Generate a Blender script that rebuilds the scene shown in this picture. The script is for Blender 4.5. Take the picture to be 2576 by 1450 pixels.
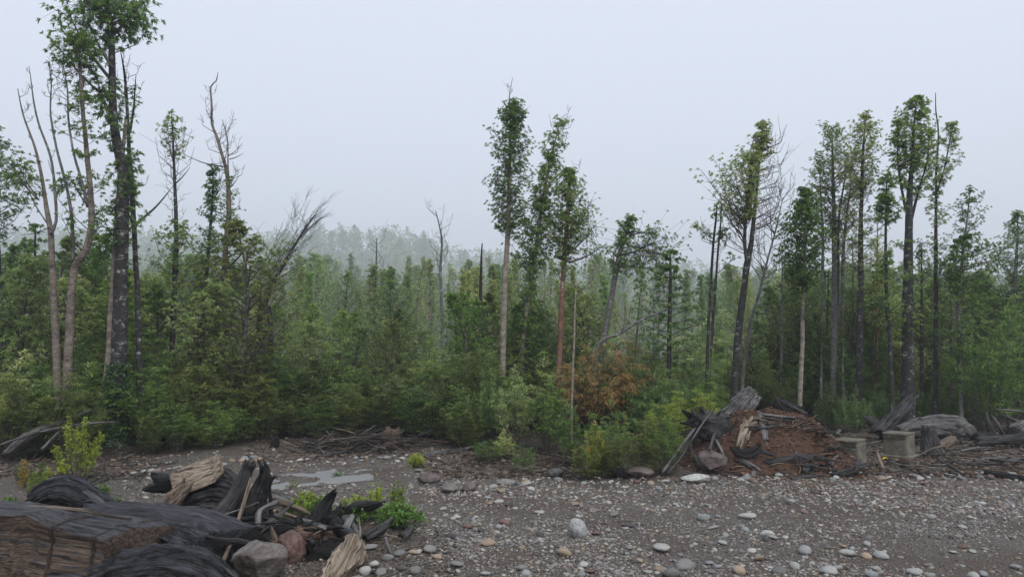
import bpy, math
import numpy as np
from mathutils import Euler
from math import radians, pi, sin, cos, atan, sqrt

# ------------------------------------------------------------------ clear
for o in list(bpy.data.objects):
    bpy.data.objects.remove(o)
S = bpy.context.scene
COL = S.collection

# ------------------------------------------------------------------ camera
FPX, HZ, HC = 1860.0, 880.0, 2.4        # focal length, horizon row (2576 px wide photo), eye height
PITCH = atan((HZ - 724.5) / FPX)
cam = bpy.data.cameras.new("camera")
cam.sensor_width = 36.0
cam.lens = 36.0 * FPX / 2576.0
cam.clip_start = 0.05
cam.clip_end = 3000.0
camo = bpy.data.objects.new("camera", cam)
COL.objects.link(camo)
camo.location = (0, 0, HC)
camo.rotation_euler = (pi / 2 + PITCH, 0, 0)
S.camera = camo

# ------------------------------------------------------------------ world: overcast, foggy morning
SUN_EL, SUN_AZ = radians(50), radians(155)
W = bpy.data.worlds.new("World")
S.world = W
W.use_nodes = True
wt = W.node_tree
wt.nodes.clear()
sky = wt.nodes.new("ShaderNodeTexSky")
sky.sky_type = 'NISHITA'
sky.sun_disc = False
sky.sun_elevation = SUN_EL
sky.sun_rotation = SUN_AZ
sky.air_density = 1.0
sky.dust_density = 4.0
hs = wt.nodes.new("ShaderNodeHueSaturation")
hs.inputs['Saturation'].default_value = 0.45
mx = wt.nodes.new("ShaderNodeMix")
mx.data_type = 'RGBA'
mx.inputs['Factor'].default_value = 0.82
mx.inputs['B'].default_value = (6.0, 6.5, 7.55, 1)      # even cloud layer
bg = wt.nodes.new("ShaderNodeBackground")
bg.inputs['Strength'].default_value = 0.1
wo = wt.nodes.new("ShaderNodeOutputWorld")
wt.links.new(sky.outputs[0], hs.inputs['Color'])
wt.links.new(hs.outputs[0], mx.inputs['A'])
wt.links.new(mx.outputs['Result'], bg.inputs['Color'])
wt.links.new(bg.outputs[0], wo.inputs['Surface'])

sun = bpy.data.lights.new("sun", 'SUN')
sun.energy = 1.5
sun.angle = radians(25)
sun.color = (1.0, 0.97, 0.92)
suno = bpy.data.objects.new("sun", sun)
COL.objects.link(suno)
suno.rotation_euler = (pi / 2 - SUN_EL, 0, radians(25))
suno.location = (0, -10, 30)

# ------------------------------------------------------------------ render / exposure
S.view_settings.view_transform = 'Standard'
S.view_settings.look = 'None'
S.view_settings.exposure = 0.62
S.view_settings.gamma = 1.0
S.view_settings.use_curve_mapping = False
S.render.engine = 'CYCLES'
cy = S.cycles
cy.max_bounces = 8
cy.diffuse_bounces = 5
cy.glossy_bounces = 2
cy.transmission_bounces = 5
cy.volume_bounces = 1
cy.transparent_max_bounces = 4
cy.use_denoising = True
cy.use_adaptive_sampling = False
cy.caustics_reflective = False
cy.caustics_refractive = False
cy.sample_clamp_indirect = 4.0

# ------------------------------------------------------------------ pixel -> place
def ray(px, py):
    u = (px - 1288.0) / FPX
    v = (724.5 - py) / FPX
    return np.array([u, cos(PITCH) - v * sin(PITCH), sin(PITCH) + v * cos(PITCH)])

def P(px, py, d):
    """point seen at (px, py) that stands d metres in front of the camera"""
    r = ray(px, py)
    return np.array([0, 0, HC]) + r * (d / r[1])

def G(px, py, z=0.0):
    """point of the level z seen at (px, py)"""
    r = ray(px, py)
    return np.array([0, 0, HC]) + r * ((z - HC) / r[2])

def dg(py, z=0.0):
    return G(1288, py, z)[1]

def mpp(d):
    return d / FPX          # metres per photo pixel at distance d

# ------------------------------------------------------------------ noise
def _hash(ix, iy, iz, seed):
    h = (ix * 374761393 + iy * 668265263 + iz * 2147483647 + seed * 974634777).astype(np.int64)
    h = (h ^ (h >> 13)) * 1274126177 & 0x7fffffff
    h = (h ^ (h >> 16)) * 668265263 & 0x7fffffff
    h = h ^ (h >> 11)
    return (h & 0xffff) / 32767.5 - 1.0

def vnoise(p, seed=0):
    p = np.atleast_2d(np.asarray(p, float))
    i = np.floor(p).astype(np.int64)
    f = p - i
    f = f * f * (3 - 2 * f)
    out = 0
    for dx in (0, 1):
        for dy in (0, 1):
            for dz in (0, 1):
                w = (f[:, 0] if dx else 1 - f[:, 0]) * (f[:, 1] if dy else 1 - f[:, 1]) * (f[:, 2] if dz else 1 - f[:, 2])
                out = out + w * _hash(i[:, 0] + dx, i[:, 1] + dy, i[:, 2] + dz, seed)
    return out

def fbm(p, octv=3, seed=0, gain=0.5):
    p = np.atleast_2d(np.asarray(p, float))
    a, t = 1.0, 0
    for k in range(octv):
        t = t + a * vnoise(p * (2.03 ** k), seed + k)
        a *= gain
    return t

def sstep(a, b, x):
    t = np.clip((np.asarray(x, float) - a) / (b - a), 0, 1)
    return t * t * (3 - 2 * t)

def nrm(v):
    return v / np.maximum(np.linalg.norm(v, axis=-1, keepdims=True), 1e-9)

# ------------------------------------------------------------------ mesh builder
class MB:
    def __init__(s):
        s.V, s.Q, s.T, s.A, s.GR, s.n = [], [], [], [], [], 0
    def add(s, V, Q=None, T=None, var=None, grain=None):
        V = np.asarray(V, float).reshape(-1, 3)
        if Q is not None and len(Q): s.Q.append(np.asarray(Q, np.int64).reshape(-1, 4) + s.n)
        if T is not None and len(T): s.T.append(np.asarray(T, np.int64).reshape(-1, 3) + s.n)
        s.V.append(V)
        s.A.append(np.zeros(len(V)) if var is None else np.broadcast_to(np.asarray(var, float), (len(V),)))
        s.GR.append(V if grain is None else grain)
        s.n += len(V)
    def mesh(s, name, mat, smooth=False, grain=False, col=None):
        V = np.concatenate(s.V)
        me = bpy.data.meshes.new(name)
        Q = np.concatenate(s.Q) if s.Q else np.zeros((0, 4), np.int64)
        T = np.concatenate(s.T) if s.T else np.zeros((0, 3), np.int64)
        me.vertices.add(len(V))
        me.vertices.foreach_set("co", V.astype(np.float32).ravel())
        me.loops.add(Q.size + T.size)
        me.loops.foreach_set("vertex_index", np.concatenate([Q.ravel(), T.ravel()]).astype(np.int32))
        me.polygons.add(len(Q) + len(T))
        ls = np.concatenate([np.arange(len(Q)) * 4, Q.size + np.arange(len(T)) * 3]).astype(np.int32)
        me.polygons.foreach_set("loop_start", ls)
        if smooth:
            me.polygons.foreach_set("use_smooth", np.ones(len(ls), bool))
        me.update(calc_edges=True)
        a = me.attributes.new("var", 'FLOAT', 'POINT')
        a.data.foreach_set("value", np.concatenate(s.A).astype(np.float32))
        if grain:
            g = me.attributes.new("grain", 'FLOAT_VECTOR', 'POINT')
            g.data.foreach_set("vector", np.concatenate(s.GR).astype(np.float32).ravel())
        if mat is not None:
            me.materials.append(mat)
        return me

def link(name, me, parent=None, loc=None):
    o = bpy.data.objects.new(name, me)
    COL.objects.link(o)
    if parent is not None: o.parent = parent
    if loc is not None: o.location = [float(q) for q in loc]
    return o

def tag(o, label=None, cat=None, group=None, kind=None):
    if label: o["label"] = label
    if cat: o["category"] = cat
    if group: o["group"] = group
    if kind: o["kind"] = kind
    return o

def empty(name, loc, label=None, cat=None, group=None):
    o = link(name, None, None, loc)
    o.empty_display_size = 0.2
    return tag(o, label, cat, group)

def copy_tree(root, loc, rz=0.0, sc=1.0, tilt=(0, 0), label=None, group=None):
    r = root.copy()
    COL.objects.link(r)
    r.location = [float(q) for q in loc]
    r.rotation_euler = (tilt[0], tilt[1], rz)
    r.scale = (sc, sc, sc) if np.isscalar(sc) else sc
    if label: r["label"] = label
    if group: r["group"] = group
    for ch in list(root.children):
        c = ch.copy()
        COL.objects.link(c)
        c.parent = r
    return r

# ------------------------------------------------------------------ shapes
def resample(path, rad, step):
    path = np.asarray(path, float); rad = np.asarray(rad, float)
    n = len(path)
    # catmull-rom through the points
    pp = np.vstack([2 * path[0] - path[1], path, 2 * path[-1] - path[-2]])
    out, ro = [], []
    for i in range(n - 1):
        a, b, c, d = pp[i], pp[i + 1], pp[i + 2], pp[i + 3]
        k = max(2, int(np.ceil(np.linalg.norm(c - b) / step)))
        for j in range(k):
            t = j / k
            out.append(0.5 * (2 * b + (c - a) * t + (2 * a - 5 * b + 4 * c - d) * t * t + (3 * b - a - 3 * c + d) * t ** 3))
            ro.append(rad[i] * (1 - t) + rad[i + 1] * t)
    out.append(path[-1]); ro.append(rad[-1])
    return np.array(out), np.array(ro)

def frames(path):
    t = np.gradient(path, axis=0)
    t = nrm(t)
    ref = np.array([0, 0, 1.0]) if abs(t[0][2]) < 0.9 else np.array([1.0, 0, 0])
    u = np.zeros_like(t)
    u[0] = nrm(np.cross(ref, t[0]))
    for i in range(1, len(t)):
        w = u[i - 1] - t[i] * np.dot(u[i - 1], t[i])
        u[i] = nrm(w)
    v = np.cross(t, u)
    return t, u, v

def tube(mb, path, rad, seg=5, var=0.0, cap=True):
    path = np.asarray(path, float)
    t, u, v = frames(path)
    a = np.arange(seg) * 2 * pi / seg
    V = path[:, None, :] + (u[:, None, :] * np.cos(a)[None, :, None] + v[:, None, :] * np.sin(a)[None, :, None]) * np.asarray(rad)[:, None, None]
    n = len(path)
    i, j = np.meshgrid(np.arange(n - 1), np.arange(seg), indexing='ij')
    j2 = (j + 1) % seg
    Q = np.stack([i * seg + j, i * seg + j2, (i + 1) * seg + j2, (i + 1) * seg + j], -1).reshape(-1, 4)
    V = V.reshape(-1, 3)
    T = None
    if cap:
        V = np.vstack([V, path[-1:] + t[-1:] * rad[-1] * 0.4, path[:1]])
        k = np.arange(seg)
        T = np.concatenate([np.stack([(n - 1) * seg + k, (n - 1) * seg + (k + 1) % seg, np.full(seg, n * seg)], -1),
                            np.stack([(k + 1) % seg, k, np.full(seg, n * seg + 1)], -1)])
    mb.add(V, Q, T, var)

def twigs_batch(mb, A, C, r0, r1):
    N = len(A)
    if N == 0: return
    t = nrm(C - A)
    ref = np.where(np.abs(t[:, 2:3]) < 0.9, np.array([[0, 0, 1.0]]), np.array([[1.0, 0, 0]]))
    u = nrm(np.cross(ref, t)); v = np.cross(t, u)
    a = np.arange(3) * 2 * pi / 3
    ring = (u[:, None, :] * np.cos(a)[None, :, None] + v[:, None, :] * np.sin(a)[None, :, None])
    V = np.concatenate([A[:, None] + ring * r0, (C + t * r1)[:, None]], 1)
    T = np.array([[0, 1, 3], [1, 2, 3], [2, 0, 3]])[None] + (np.arange(N) * 4)[:, None, None]
    mb.add(V.reshape(-1, 3), None, T.reshape(-1, 3))

def tubes_batch(mb, A, B, C, r0, r1, seg=3):
    """many thin curved twigs A->B->C (N,3)"""
    N = len(A)
    if N == 0: return
    t = nrm(C - A)
    ref = np.where(np.abs(t[:, 2:3]) < 0.9, np.array([[0, 0, 1.0]]), np.array([[1.0, 0, 0]]))
    u = nrm(np.cross(ref, t)); v = np.cross(t, u)
    a = np.arange(seg) * 2 * pi / seg
    ring = (u[:, None, :] * np.cos(a)[None, :, None] + v[:, None, :] * np.sin(a)[None, :, None])
    r0 = np.broadcast_to(r0, (N,)); r1 = np.broadcast_to(r1, (N,))
    V = np.stack([A[:, None] + ring * r0[:, None, None], B[:, None] + ring * ((r0 + r1) / 2)[:, None, None], C[:, None] + ring * r1[:, None, None]], 1)
    base = (np.arange(N) * 3 * seg)[:, None, None]
    ii, jj = np.meshgrid(np.arange(2), np.arange(seg), indexing='ij')
    Q = np.stack([ii * seg + jj, ii * seg + (jj + 1) % seg, (ii + 1) * seg + (jj + 1) % seg, (ii + 1) * seg + jj], -1)
    Q = Q.reshape(1, -1, 4) + base
    mb.add(V.reshape(-1, 3), Q.reshape(-1, 4))

def leaves(mb, base, dr, L, Wd, rng, droop=0.25, var=None, fold=0.12, flat=0.0):
    N = len(base)
    dr = nrm(dr)
    rv = rng.normal(size=(N, 3)) * (1 - flat)
    rv[:, 2] += 0.4 + 3 * flat
    side = nrm(np.cross(dr, rv))
    up = nrm(np.cross(side, dr))
    L = np.broadcast_to(L, (N,))[:, None]; Wd = np.broadcast_to(Wd, (N,))[:, None]
    dz = np.zeros((N, 3)); dz[:, 2] = 1
    mid = base + dr * L * 0.48 - dz * (droop * L * 0.2)
    tip = base + dr * L - dz * (droop * L)
    V = np.stack([base, mid + side * Wd * .5 + up * Wd * fold, tip, mid - side * Wd * .5 + up * Wd * fold], 1)
    Q = np.arange(N * 4).reshape(-1, 4)
    if var is None: var = rng.random(N)
    mb.add(V.reshape(-1, 3), Q, var=np.repeat(var, 4))

def rosettes(mb, C, D, rng, k=8, L=0.17, Wr=0.28, spread=1.0, droop=0.35, jit=0.25):
    """leaf rosettes at points C facing D"""
    M = len(C)
    Cn = np.repeat(C, k, 0)
    Dn = np.repeat(nrm(D), k, 0)
    rv = rng.normal(size=(M * k, 3))
    perp = nrm(rv - Dn * np.sum(rv * Dn, 1, keepdims=True))
    th = rng.uniform(0.25, 1.0, M * k)[:, None] * spread
    d = nrm(Dn * (1 - th * 0.55) + perp * th)
    l = L * rng.uniform(0.7, 1.2, M * k)
    cv = np.repeat(rng.random(M), k)
    var = np.clip(cv * 0.6 + rng.random(M * k) * 0.4, 0, 1)
    leaves(mb, Cn + rng.normal(size=Cn.shape) * L * jit * 0.4, d, l, l * Wr, rng, droop, var, flat=.6)

def path_at(path, z):
    i = np.interp(z, path[:, 2], np.arange(len(path)))
    i0 = np.clip(np.floor(i).astype(int), 0, len(path) - 2)
    f = (i - i0)[:, None]
    return path[i0] * (1 - f) + path[i0 + 1] * f

def crown(mbl, mbw, path, z0, z1, prof, n, rng, rise=0.8, k=8, L=0.17, Wr=0.28, per=6, bias=None, droop=0.35,
          twig=0.3, bare=0.0, r_br=0.018, spread=1.0, layered=False, gap=0.0, ragged=.24):
    """limbs and leaf rosettes along a stem between heights z0..z1; prof(t) = crown radius"""
    t = (np.arange(n) + rng.random(n)) / n
    t = np.clip(t, 0, 1)
    if gap > 0:
        g = vnoise(np.stack([t * 9, np.full(n, rng.random() * 50), np.zeros(n)], 1))
        t = t[g > -1 + gap * 1.4]
        n = len(t)
    z = z0 + t * (z1 - z0)
    R = np.array([prof(q) for q in t]) * rng.uniform(0.9 - ragged, 1.05 + ragged * .6, n)
    az = np.arange(n) * 2.39996 + rng.normal(0, 0.4, n) + rng.random() * 6.28
    if bias is not None:
        R = R * np.clip(1 + bias[1] * np.cos(az - bias[0]), 0.15, 3)
    out = np.stack([np.cos(az), np.sin(az), np.zeros(n)], 1)
    rs = rise * rng.uniform(0.6, 1.4, n)
    A = path_at(path, z - R * rs * 0.55)
    C = path_at(path, z) + out * R[:, None]
    C[:, 2] = z + R * rs * 0.45
    C += rng.normal(size=C.shape) * 0.05
    B = A * 0.45 + C * 0.55
    B[:, 2] -= R * rs * 0.12
    B += rng.normal(size=B.shape) * (R * 0.06)[:, None]
    tubes_batch(mbw, A, B, C, r_br * np.clip(R / 1.0, .4, 1.6), 0.004)
    leafy = rng.random(n) >= bare
    # side twigs
    m = per
    s = np.linspace(0.35, 1.0, m)[None, :] + rng.normal(0, 0.05, (n, m))
    s = np.clip(s, 0.2, 1.0)[:, :, None]
    pts = A[:, None] * (1 - s) ** 2 + 2 * B[:, None] * s * (1 - s) + C[:, None] * s * s
    br = nrm(C - A)
    rv = rng.normal(size=(n, m, 3))
    if layered: rv[:, :, 2] *= 0.12
    off = nrm(rv) * rng.uniform(0.3, 1.0, (n, m, 1)) * twig * np.clip(R, .3, 1.2)[:, None, None]
    if not layered: off[:, :, 2] = np.abs(off[:, :, 2]) * 0.8
    tips = pts + off
    dirs = nrm(off + br[:, None, :] * twig * 0.6 + np.array([0, 0, 0.12 if not layered else 0.02]))
    twigs_batch(mbw, pts.reshape(-1, 3), tips.reshape(-1, 3), 0.006, 0.003)
    lt = tips[leafy].reshape(-1, 3)
    if len(lt):
        rosettes(mbl, lt, dirs[leafy].reshape(-1, 3), rng, k, L, Wr, spread, droop)

# ------------------------------------------------------------------ materials
def newmat(name):
    m = bpy.data.materials.new(name)
    m.use_nodes = True
    nt = m.node_tree
    nt.nodes.clear()
    return m, nt

class N:
    """small helper to chain nodes"""
    def __init__(s, nt): s.nt = nt
    def __call__(s, typ, ins=None, **kw):
        n = s.nt.nodes.new(typ)
        for k, v in kw.items(): setattr(n, k, v)
        for k, v in (ins or {}).items():
            if isinstance(v, bpy.types.NodeSocket): s.nt.links.new(v, n.inputs[k])
            else: n.inputs[k].default_value = v
        return n
    def ramp(s, fac, stops, interp='LINEAR'):
        n = s.nt.nodes.new("ShaderNodeValToRGB")
        cr = n.color_ramp
        cr.interpolation = interp
        while len(cr.elements) > 1: cr.elements.remove(cr.elements[-1])
        cr.elements[0].position = stops[0][0]; cr.elements[0].color = (*stops[0][1], 1)
        for p, c in stops[1:]:
            e = cr.elements.new(p); e.color = (*c, 1)
        s.nt.links.new(fac, n.inputs[0])
        return n.outputs[0]
    def mix(s, f, a, b, mode='MIX'):
        n = s.nt.nodes.new("ShaderNodeMix"); n.data_type = 'RGBA'; n.blend_type = mode
        for k, v in (('Factor', f), ('A', a), ('B', b)):
            if isinstance(v, bpy.types.NodeSocket): s.nt.links.new(v, n.inputs[k])
            elif k == 'Factor': n.inputs[k].default_value = v
            else: n.inputs[k].default_value = (*v, 1)
        return n.outputs['Result']
    def math(s, op, a, b=0.0):
        n = s.nt.nodes.new("ShaderNodeMath"); n.operation = op
        for k, v in ((0, a), (1, b)):
            if isinstance(v, bpy.types.NodeSocket): s.nt.links.new(v, n.inputs[k])
            else: n.inputs[k].default_value = v
        return n.outputs[0]
    def vmul(s, vec, sc):
        n = s.nt.nodes.new("ShaderNodeVectorMath"); n.operation = 'MULTIPLY'
        s.nt.links.new(vec, n.inputs[0]); n.inputs[1].default_value = sc
        return n.outputs[0]
    def noise(s, vec, scale=1.0, detail=4.0, rough=0.55):
        n = s('ShaderNodeTexNoise', {'Vector': vec, 'Scale': scale, 'Detail': detail, 'Roughness': rough})
        return n.outputs[0]
    def out(s, sh):
        o = s('ShaderNodeOutputMaterial'); s.nt.links.new(sh, o.inputs['Surface'])

def bsdf(n, col, rough=0.6, bump=None, strength=0.4, dist=0.02, spec=0.5, metallic=0.0):
    b = n('ShaderNodeBsdfPrincipled', {'Base Color': col if isinstance(col, bpy.types.NodeSocket) else (*col, 1), 'Roughness': rough})
    b.inputs['Specular IOR Level'].default_value = spec
    if bump is not None:
        bp = n('ShaderNodeBump', {'Height': bump, 'Strength': strength, 'Distance': dist})
        n.nt.links.new(bp.outputs[0], b.inputs['Normal'])
    return b

def mat_leaf(name, cols, trans=0.48, rough=0.40, spec=0.5, vary=0.4, hue=0.02):
    m, nt = newmat(name); n = N(nt)
    at = n('ShaderNodeAttribute', attribute_name="var")
    oi = n('ShaderNodeObjectInfo')
    st = [(i / (len(cols) - 1), c) for i, c in enumerate(cols)]
    c = n.ramp(at.outputs['Fac'], st)
    v = n.math('ADD', n.math('MULTIPLY', oi.outputs['Random'], vary), 1 - vary / 2)
    h = n.math('ADD', n.math('MULTIPLY', oi.outputs['Random'], -2 * hue), 0.5 + hue)
    hsv = n('ShaderNodeHueSaturation', {'Hue': h, 'Value': v, 'Color': c})
    b = bsdf(n, hsv.outputs[0], rough, spec=spec)
    tr = n('ShaderNodeBsdfTranslucent', {'Color': hsv.outputs[0]})
    ms = n('ShaderNodeMixShader', {0: trans, 1: b.outputs[0], 2: tr.outputs[0]})
    n.out(ms.outputs[0])
    return m

def mat_bark(name, dark, light, lichen, amt=0.5, zs=3.0, xs=5.0):
    m, nt = newmat(name); n = N(nt)
    tc = n('ShaderNodeTexCoord')
    ob = tc.outputs['Object']
    a = n.noise(n.vmul(ob, (xs * 2, xs * 2, zs * 4)), 1.0, 6)
    big = n.noise(n.vmul(ob, (xs * .8, xs * .8, zs)), 1.0, 3)
    base = n.mix(n.ramp(a, [(0.35, (0, 0, 0)), (0.65, (1, 1, 1))]), dark, light)
    big = n.math('ADD', n.math('MULTIPLY', big, .55), n.math('MULTIPLY', n.noise(n.vmul(ob, (xs * 3.2, xs * 3.2, zs * 6)), 1.0, 4, .7), .45))
    lm = n.ramp(big, [(1 - amt - .06, (0, 0, 0)), (1 - amt + .05, (1, 1, 1))])
    l2 = n.math('MULTIPLY', lm, n.ramp(a, [(0.4, (0, 0, 0)), (0.55, (1, 1, 1))]))
    col = n.mix(l2, base, lichen)
    b = bsdf(n, col, 0.8, bump=a, strength=0.6, dist=0.02, spec=0.25)
    n.out(b.outputs[0])
    return m

def mat_wood(name, dark, mid, light, char=0.0, rough=0.55, gscale=(34, 34, 1.7), bump=0.7, patch=(0.02, 0.02, 0.022), pscale=2.2, spec=0.4):
    m, nt = newmat(name); n = N(nt)
    at = n('ShaderNodeAttribute', attribute_name="grain")
    oi = n('ShaderNodeObjectInfo')
    ob = n('ShaderNodeTexCoord').outputs['Object']
    g = n('ShaderNodeVectorMath', operation='ADD')
    nt.links.new(at.outputs['Vector'], g.inputs[0])
    wob = n('ShaderNodeTexNoise', {'Vector': ob, 'Scale': 3.0, 'Detail': 2.0})
    w2 = n.vmul(wob.outputs['Color'], (.025, .025, .025))
    nt.links.new(w2, g.inputs[1])
    fine = n.noise(n.vmul(g.outputs[0], gscale), 1.0, 6, 0.62)
    fib = n.noise(n.vmul(g.outputs[0], (gscale[0] * 2.6, gscale[1] * 2.6, gscale[2] * 1.5)), 1.0, 4, 0.6)
    f2 = n.math('ADD', n.math('MULTIPLY', fine, .65), n.math('MULTIPLY', fib, .35))
    col = n.ramp(f2, [(0.36, dark), (0.5, mid), (0.66, light)])
    pn = n.noise(ob, pscale, 5, 0.6)
    pm = n.ramp(pn, [(max(0.0, .62 - char * .55), (0, 0, 0)), (max(0.0, .62 - char * .55) + .14, (1, 1, 1))])
    if char > 0:
        col = n.mix(n.math('MULTIPLY', pm, 0.9), col, n.mix(f2, patch, tuple(min(1, q * 2.6) for q in patch)))
    ck = n.noise(n.vmul(g.outputs[0], (gscale[0] * .9, gscale[1] * .9, gscale[2] * .8)), 1.0, 7, 0.7)
    ckm = n.ramp(ck, [(.40, (1, 1, 1)), (.455, (0, 0, 0))])
    col = n.mix(n.math('MULTIPLY', ckm, .85), col, tuple(q * .25 for q in dark))
    hh = n.math('SUBTRACT', f2, n.math('MULTIPLY', ckm, .5))
    b = bsdf(n, col, rough, bump=hh, strength=bump, dist=0.05, spec=spec)
    n.out(b.outputs[0])
    return m

def mat_stone(name, c1, c2, c3, scale=6, rough=0.6, bump=0.5, rnd=0.25):
    m, nt = newmat(name); n = N(nt)
    ob = n('ShaderNodeTexCoord').outputs['Object']
    oi = n('ShaderNodeObjectInfo')
    a = n.noise(ob, scale, 8, 0.65)
    bb = n.noise(ob, scale * 5, 4, 0.6)
    col = n.ramp(a, [(.32, c1), (.5, c2), (.7, c3)])
    col = n.mix(n.math('MULTIPLY', n.ramp(bb, [(.5, (0, 0, 0)), (.7, (1, 1, 1))]), .35), col, tuple(q * .45 for q in c1))
    hsv = n('ShaderNodeHueSaturation', {'Value': n.math('ADD', n.math('MULTIPLY', oi.outputs['Random'], rnd * 2), 1 - rnd), 'Color': col})
    b = bsdf(n, hsv.outputs[0], rough, bump=n.math('ADD', a, n.math('MULTIPLY', bb, .4)), strength=bump, dist=0.04, spec=.4)
    n.out(b.outputs[0])
    return m

LEAF = {
    'canelo':  mat_leaf('leaf_canelo', [(0.076, 0.150, 0.038), (0.194, 0.340, 0.077), (0.452, 0.500, 0.157)], hue=.015),
    'canelo_dark': mat_leaf('leaf_canelo_dark', [(0.049, 0.111, 0.042), (0.130, 0.251, 0.077), (0.312, 0.477, 0.146)], hue=.01),
    'yellowgreen': mat_leaf('leaf_yellowgreen', [(0.148, 0.264, 0.036), (0.330, 0.420, 0.058), (0.420, 0.420, 0.092)]),
    'bright':  mat_leaf('leaf_bright', [(.060, .135, .026), (.125, .235, .045), (.24, .37, .095)], hue=0),
    'olive':   mat_leaf('leaf_olive', [(0.048, 0.081, 0.021), (0.111, 0.176, 0.042), (0.210, 0.273, 0.073), (0.325, 0.275, 0.090)], hue=.02),
    'olive_deep': mat_leaf('leaf_olive_deep', [(0.060, 0.125, 0.032), (0.155, 0.277, 0.068), (0.387, 0.500, 0.122)], hue=.015),
    'mid':     mat_leaf('leaf_mid', [(0.172, 0.306, 0.076), (0.397, 0.483, 0.166), (0.500, 0.500, 0.328)], vary=.5, hue=.02),
    'mid2':    mat_leaf('leaf_mid_blue', [(0.119, 0.258, 0.077), (0.286, 0.483, 0.154), (0.500, 0.500, 0.312)], vary=.5, hue=.015),
    'bamboo': mat_leaf('leaf_bamboo', [(0.064, 0.128, 0.038), (0.144, 0.247, 0.075), (0.275, 0.392, 0.131)], trans=.5, hue=.01),
    'rust': mat_leaf('leaf_rust', [(.22, .14, .04), (.38, .23, .075), (.42, .28, .10), (.20, .22, .06)], trans=.5, hue=0),
    'layer':   mat_leaf('leaf_layered', [(0.058, 0.135, 0.038), (0.161, 0.314, 0.084), (0.448, 0.500, 0.161)], hue=.015),
    'moss': mat_leaf('leaf_moss', [(.035, .085, .022), (.06, .13, .032), (.10, .18, .05)]),
    'redtip':  mat_leaf('leaf_redtip', [(0.420, 0.175, 0.053), (0.420, 0.317, 0.079), (0.420, 0.386, 0.079)]),
}
BARK = {
    'dark': mat_bark('bark_dark_lichen', (.010, .010, .010), (.038, .036, .035), (.40, .40, .37), .40, 7, 6),
    'pale': mat_bark('bark_pale', (.12, .10, .08), (.27, .235, .20), (.035, .03, .026), .36, 3.2, 3),
    'tan':  mat_bark('bark_tan', (.10, .08, .065), (.22, .185, .155), (.025, .022, .02), .46, 5.5, 4),
    'red':  mat_bark('bark_red', (.10, .045, .03), (.21, .11, .075), (.30, .27, .24), .40, 2, 4),
    'grey': mat_bark('bark_grey', (.06, .057, .055), (.14, .135, .13), (.27, .27, .26), .42),
    'twig': mat_bark('bark_twig', (.05, .043, .038), (.11, .095, .085), (.16, .15, .14), .4),
    'char': mat_bark('bark_charred', (.008, .008, .008), (.025, .023, .022), (.05, .048, .045), .4),
}
WOOD = {
    'grey':   mat_wood('wood_grey', (.028, .027, .027), (.10, .095, .092), (.23, .22, .21), bump=1.0),
    'wet':    mat_wood('wood_wet_dark', (.003, .003, .004), (.014, .014, .017), (.070, .070, .082), rough=.40, spec=.38, bump=1.0),
    'brown':  mat_wood('wood_brown_face', (.045, .028, .018), (.125, .082, .054), (.25, .18, .125), rough=.65, gscale=(22, 22, 2.2)),
    'pale':   mat_wood('wood_pale', (.075, .055, .038), (.23, .18, .13), (.38, .32, .25), rough=.7, bump=1.0),
    'tan':    mat_wood('wood_tan', (.045, .032, .023), (.13, .095, .068), (.25, .19, .14), rough=.7, bump=1.0),
    'char':   mat_wood('wood_charred', (.002, .002, .002), (.007, .007, .007), (.034, .033, .032), rough=.5, spec=.3, bump=1.0),
    'part':   mat_wood('wood_part_charred', (.022, .018, .016), (.075, .06, .053), (.17, .14, .122), char=.62, rough=.55, patch=(.006, .006, .007), bump=1.0),
    'dgrey':  mat_wood('wood_dark_grey', (.005, .005, .005), (.026, .025, .025), (.10, .095, .092), rough=.5, bump=1.0),
    'rot':    mat_wood('wood_rotten_brown', (.03, .018, .012), (.10, .058, .036), (.22, .15, .10), char=.25, rough=.75, bump=1.0),
}
# ================================================================== GROUND
EDGE_PX = np.array([-600, -100, 0, 150, 330, 420, 560, 690, 860, 1040, 1130, 1250, 1400, 1500, 1680, 1760, 1950, 2150, 2576, 3200], float)
EDGE_PY = np.array([1140, 1140, 1143, 1160, 1158, 1140, 1122, 1104, 1098, 1100, 1112, 1165, 1196, 1203, 1190, 1120, 1058, 1062, 1056, 1056], float)
def edge_d(px):
    return 4464.0 / (np.interp(px, EDGE_PX, EDGE_PY) - 880.0)

PUD = G(770, 1197)
def puddle_mask(x, y):
    n = vnoise(np.stack([x * .9, y * .9, 0 * x], -1).reshape(-1, 3), 5).reshape(np.shape(x)) * .45 + vnoise(np.stack([x * 3.3, y * 3.3, 0 * x], -1).reshape(-1, 3), 6).reshape(np.shape(x)) * .3
    a = (x - PUD[0] - 0.28 * (y - PUD[1])) / 1.55
    b = (y - PUD[1]) / 1.75
    return 1 - sstep(.35, 1.15, np.sqrt(a * a + b * b) + n)

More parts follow.
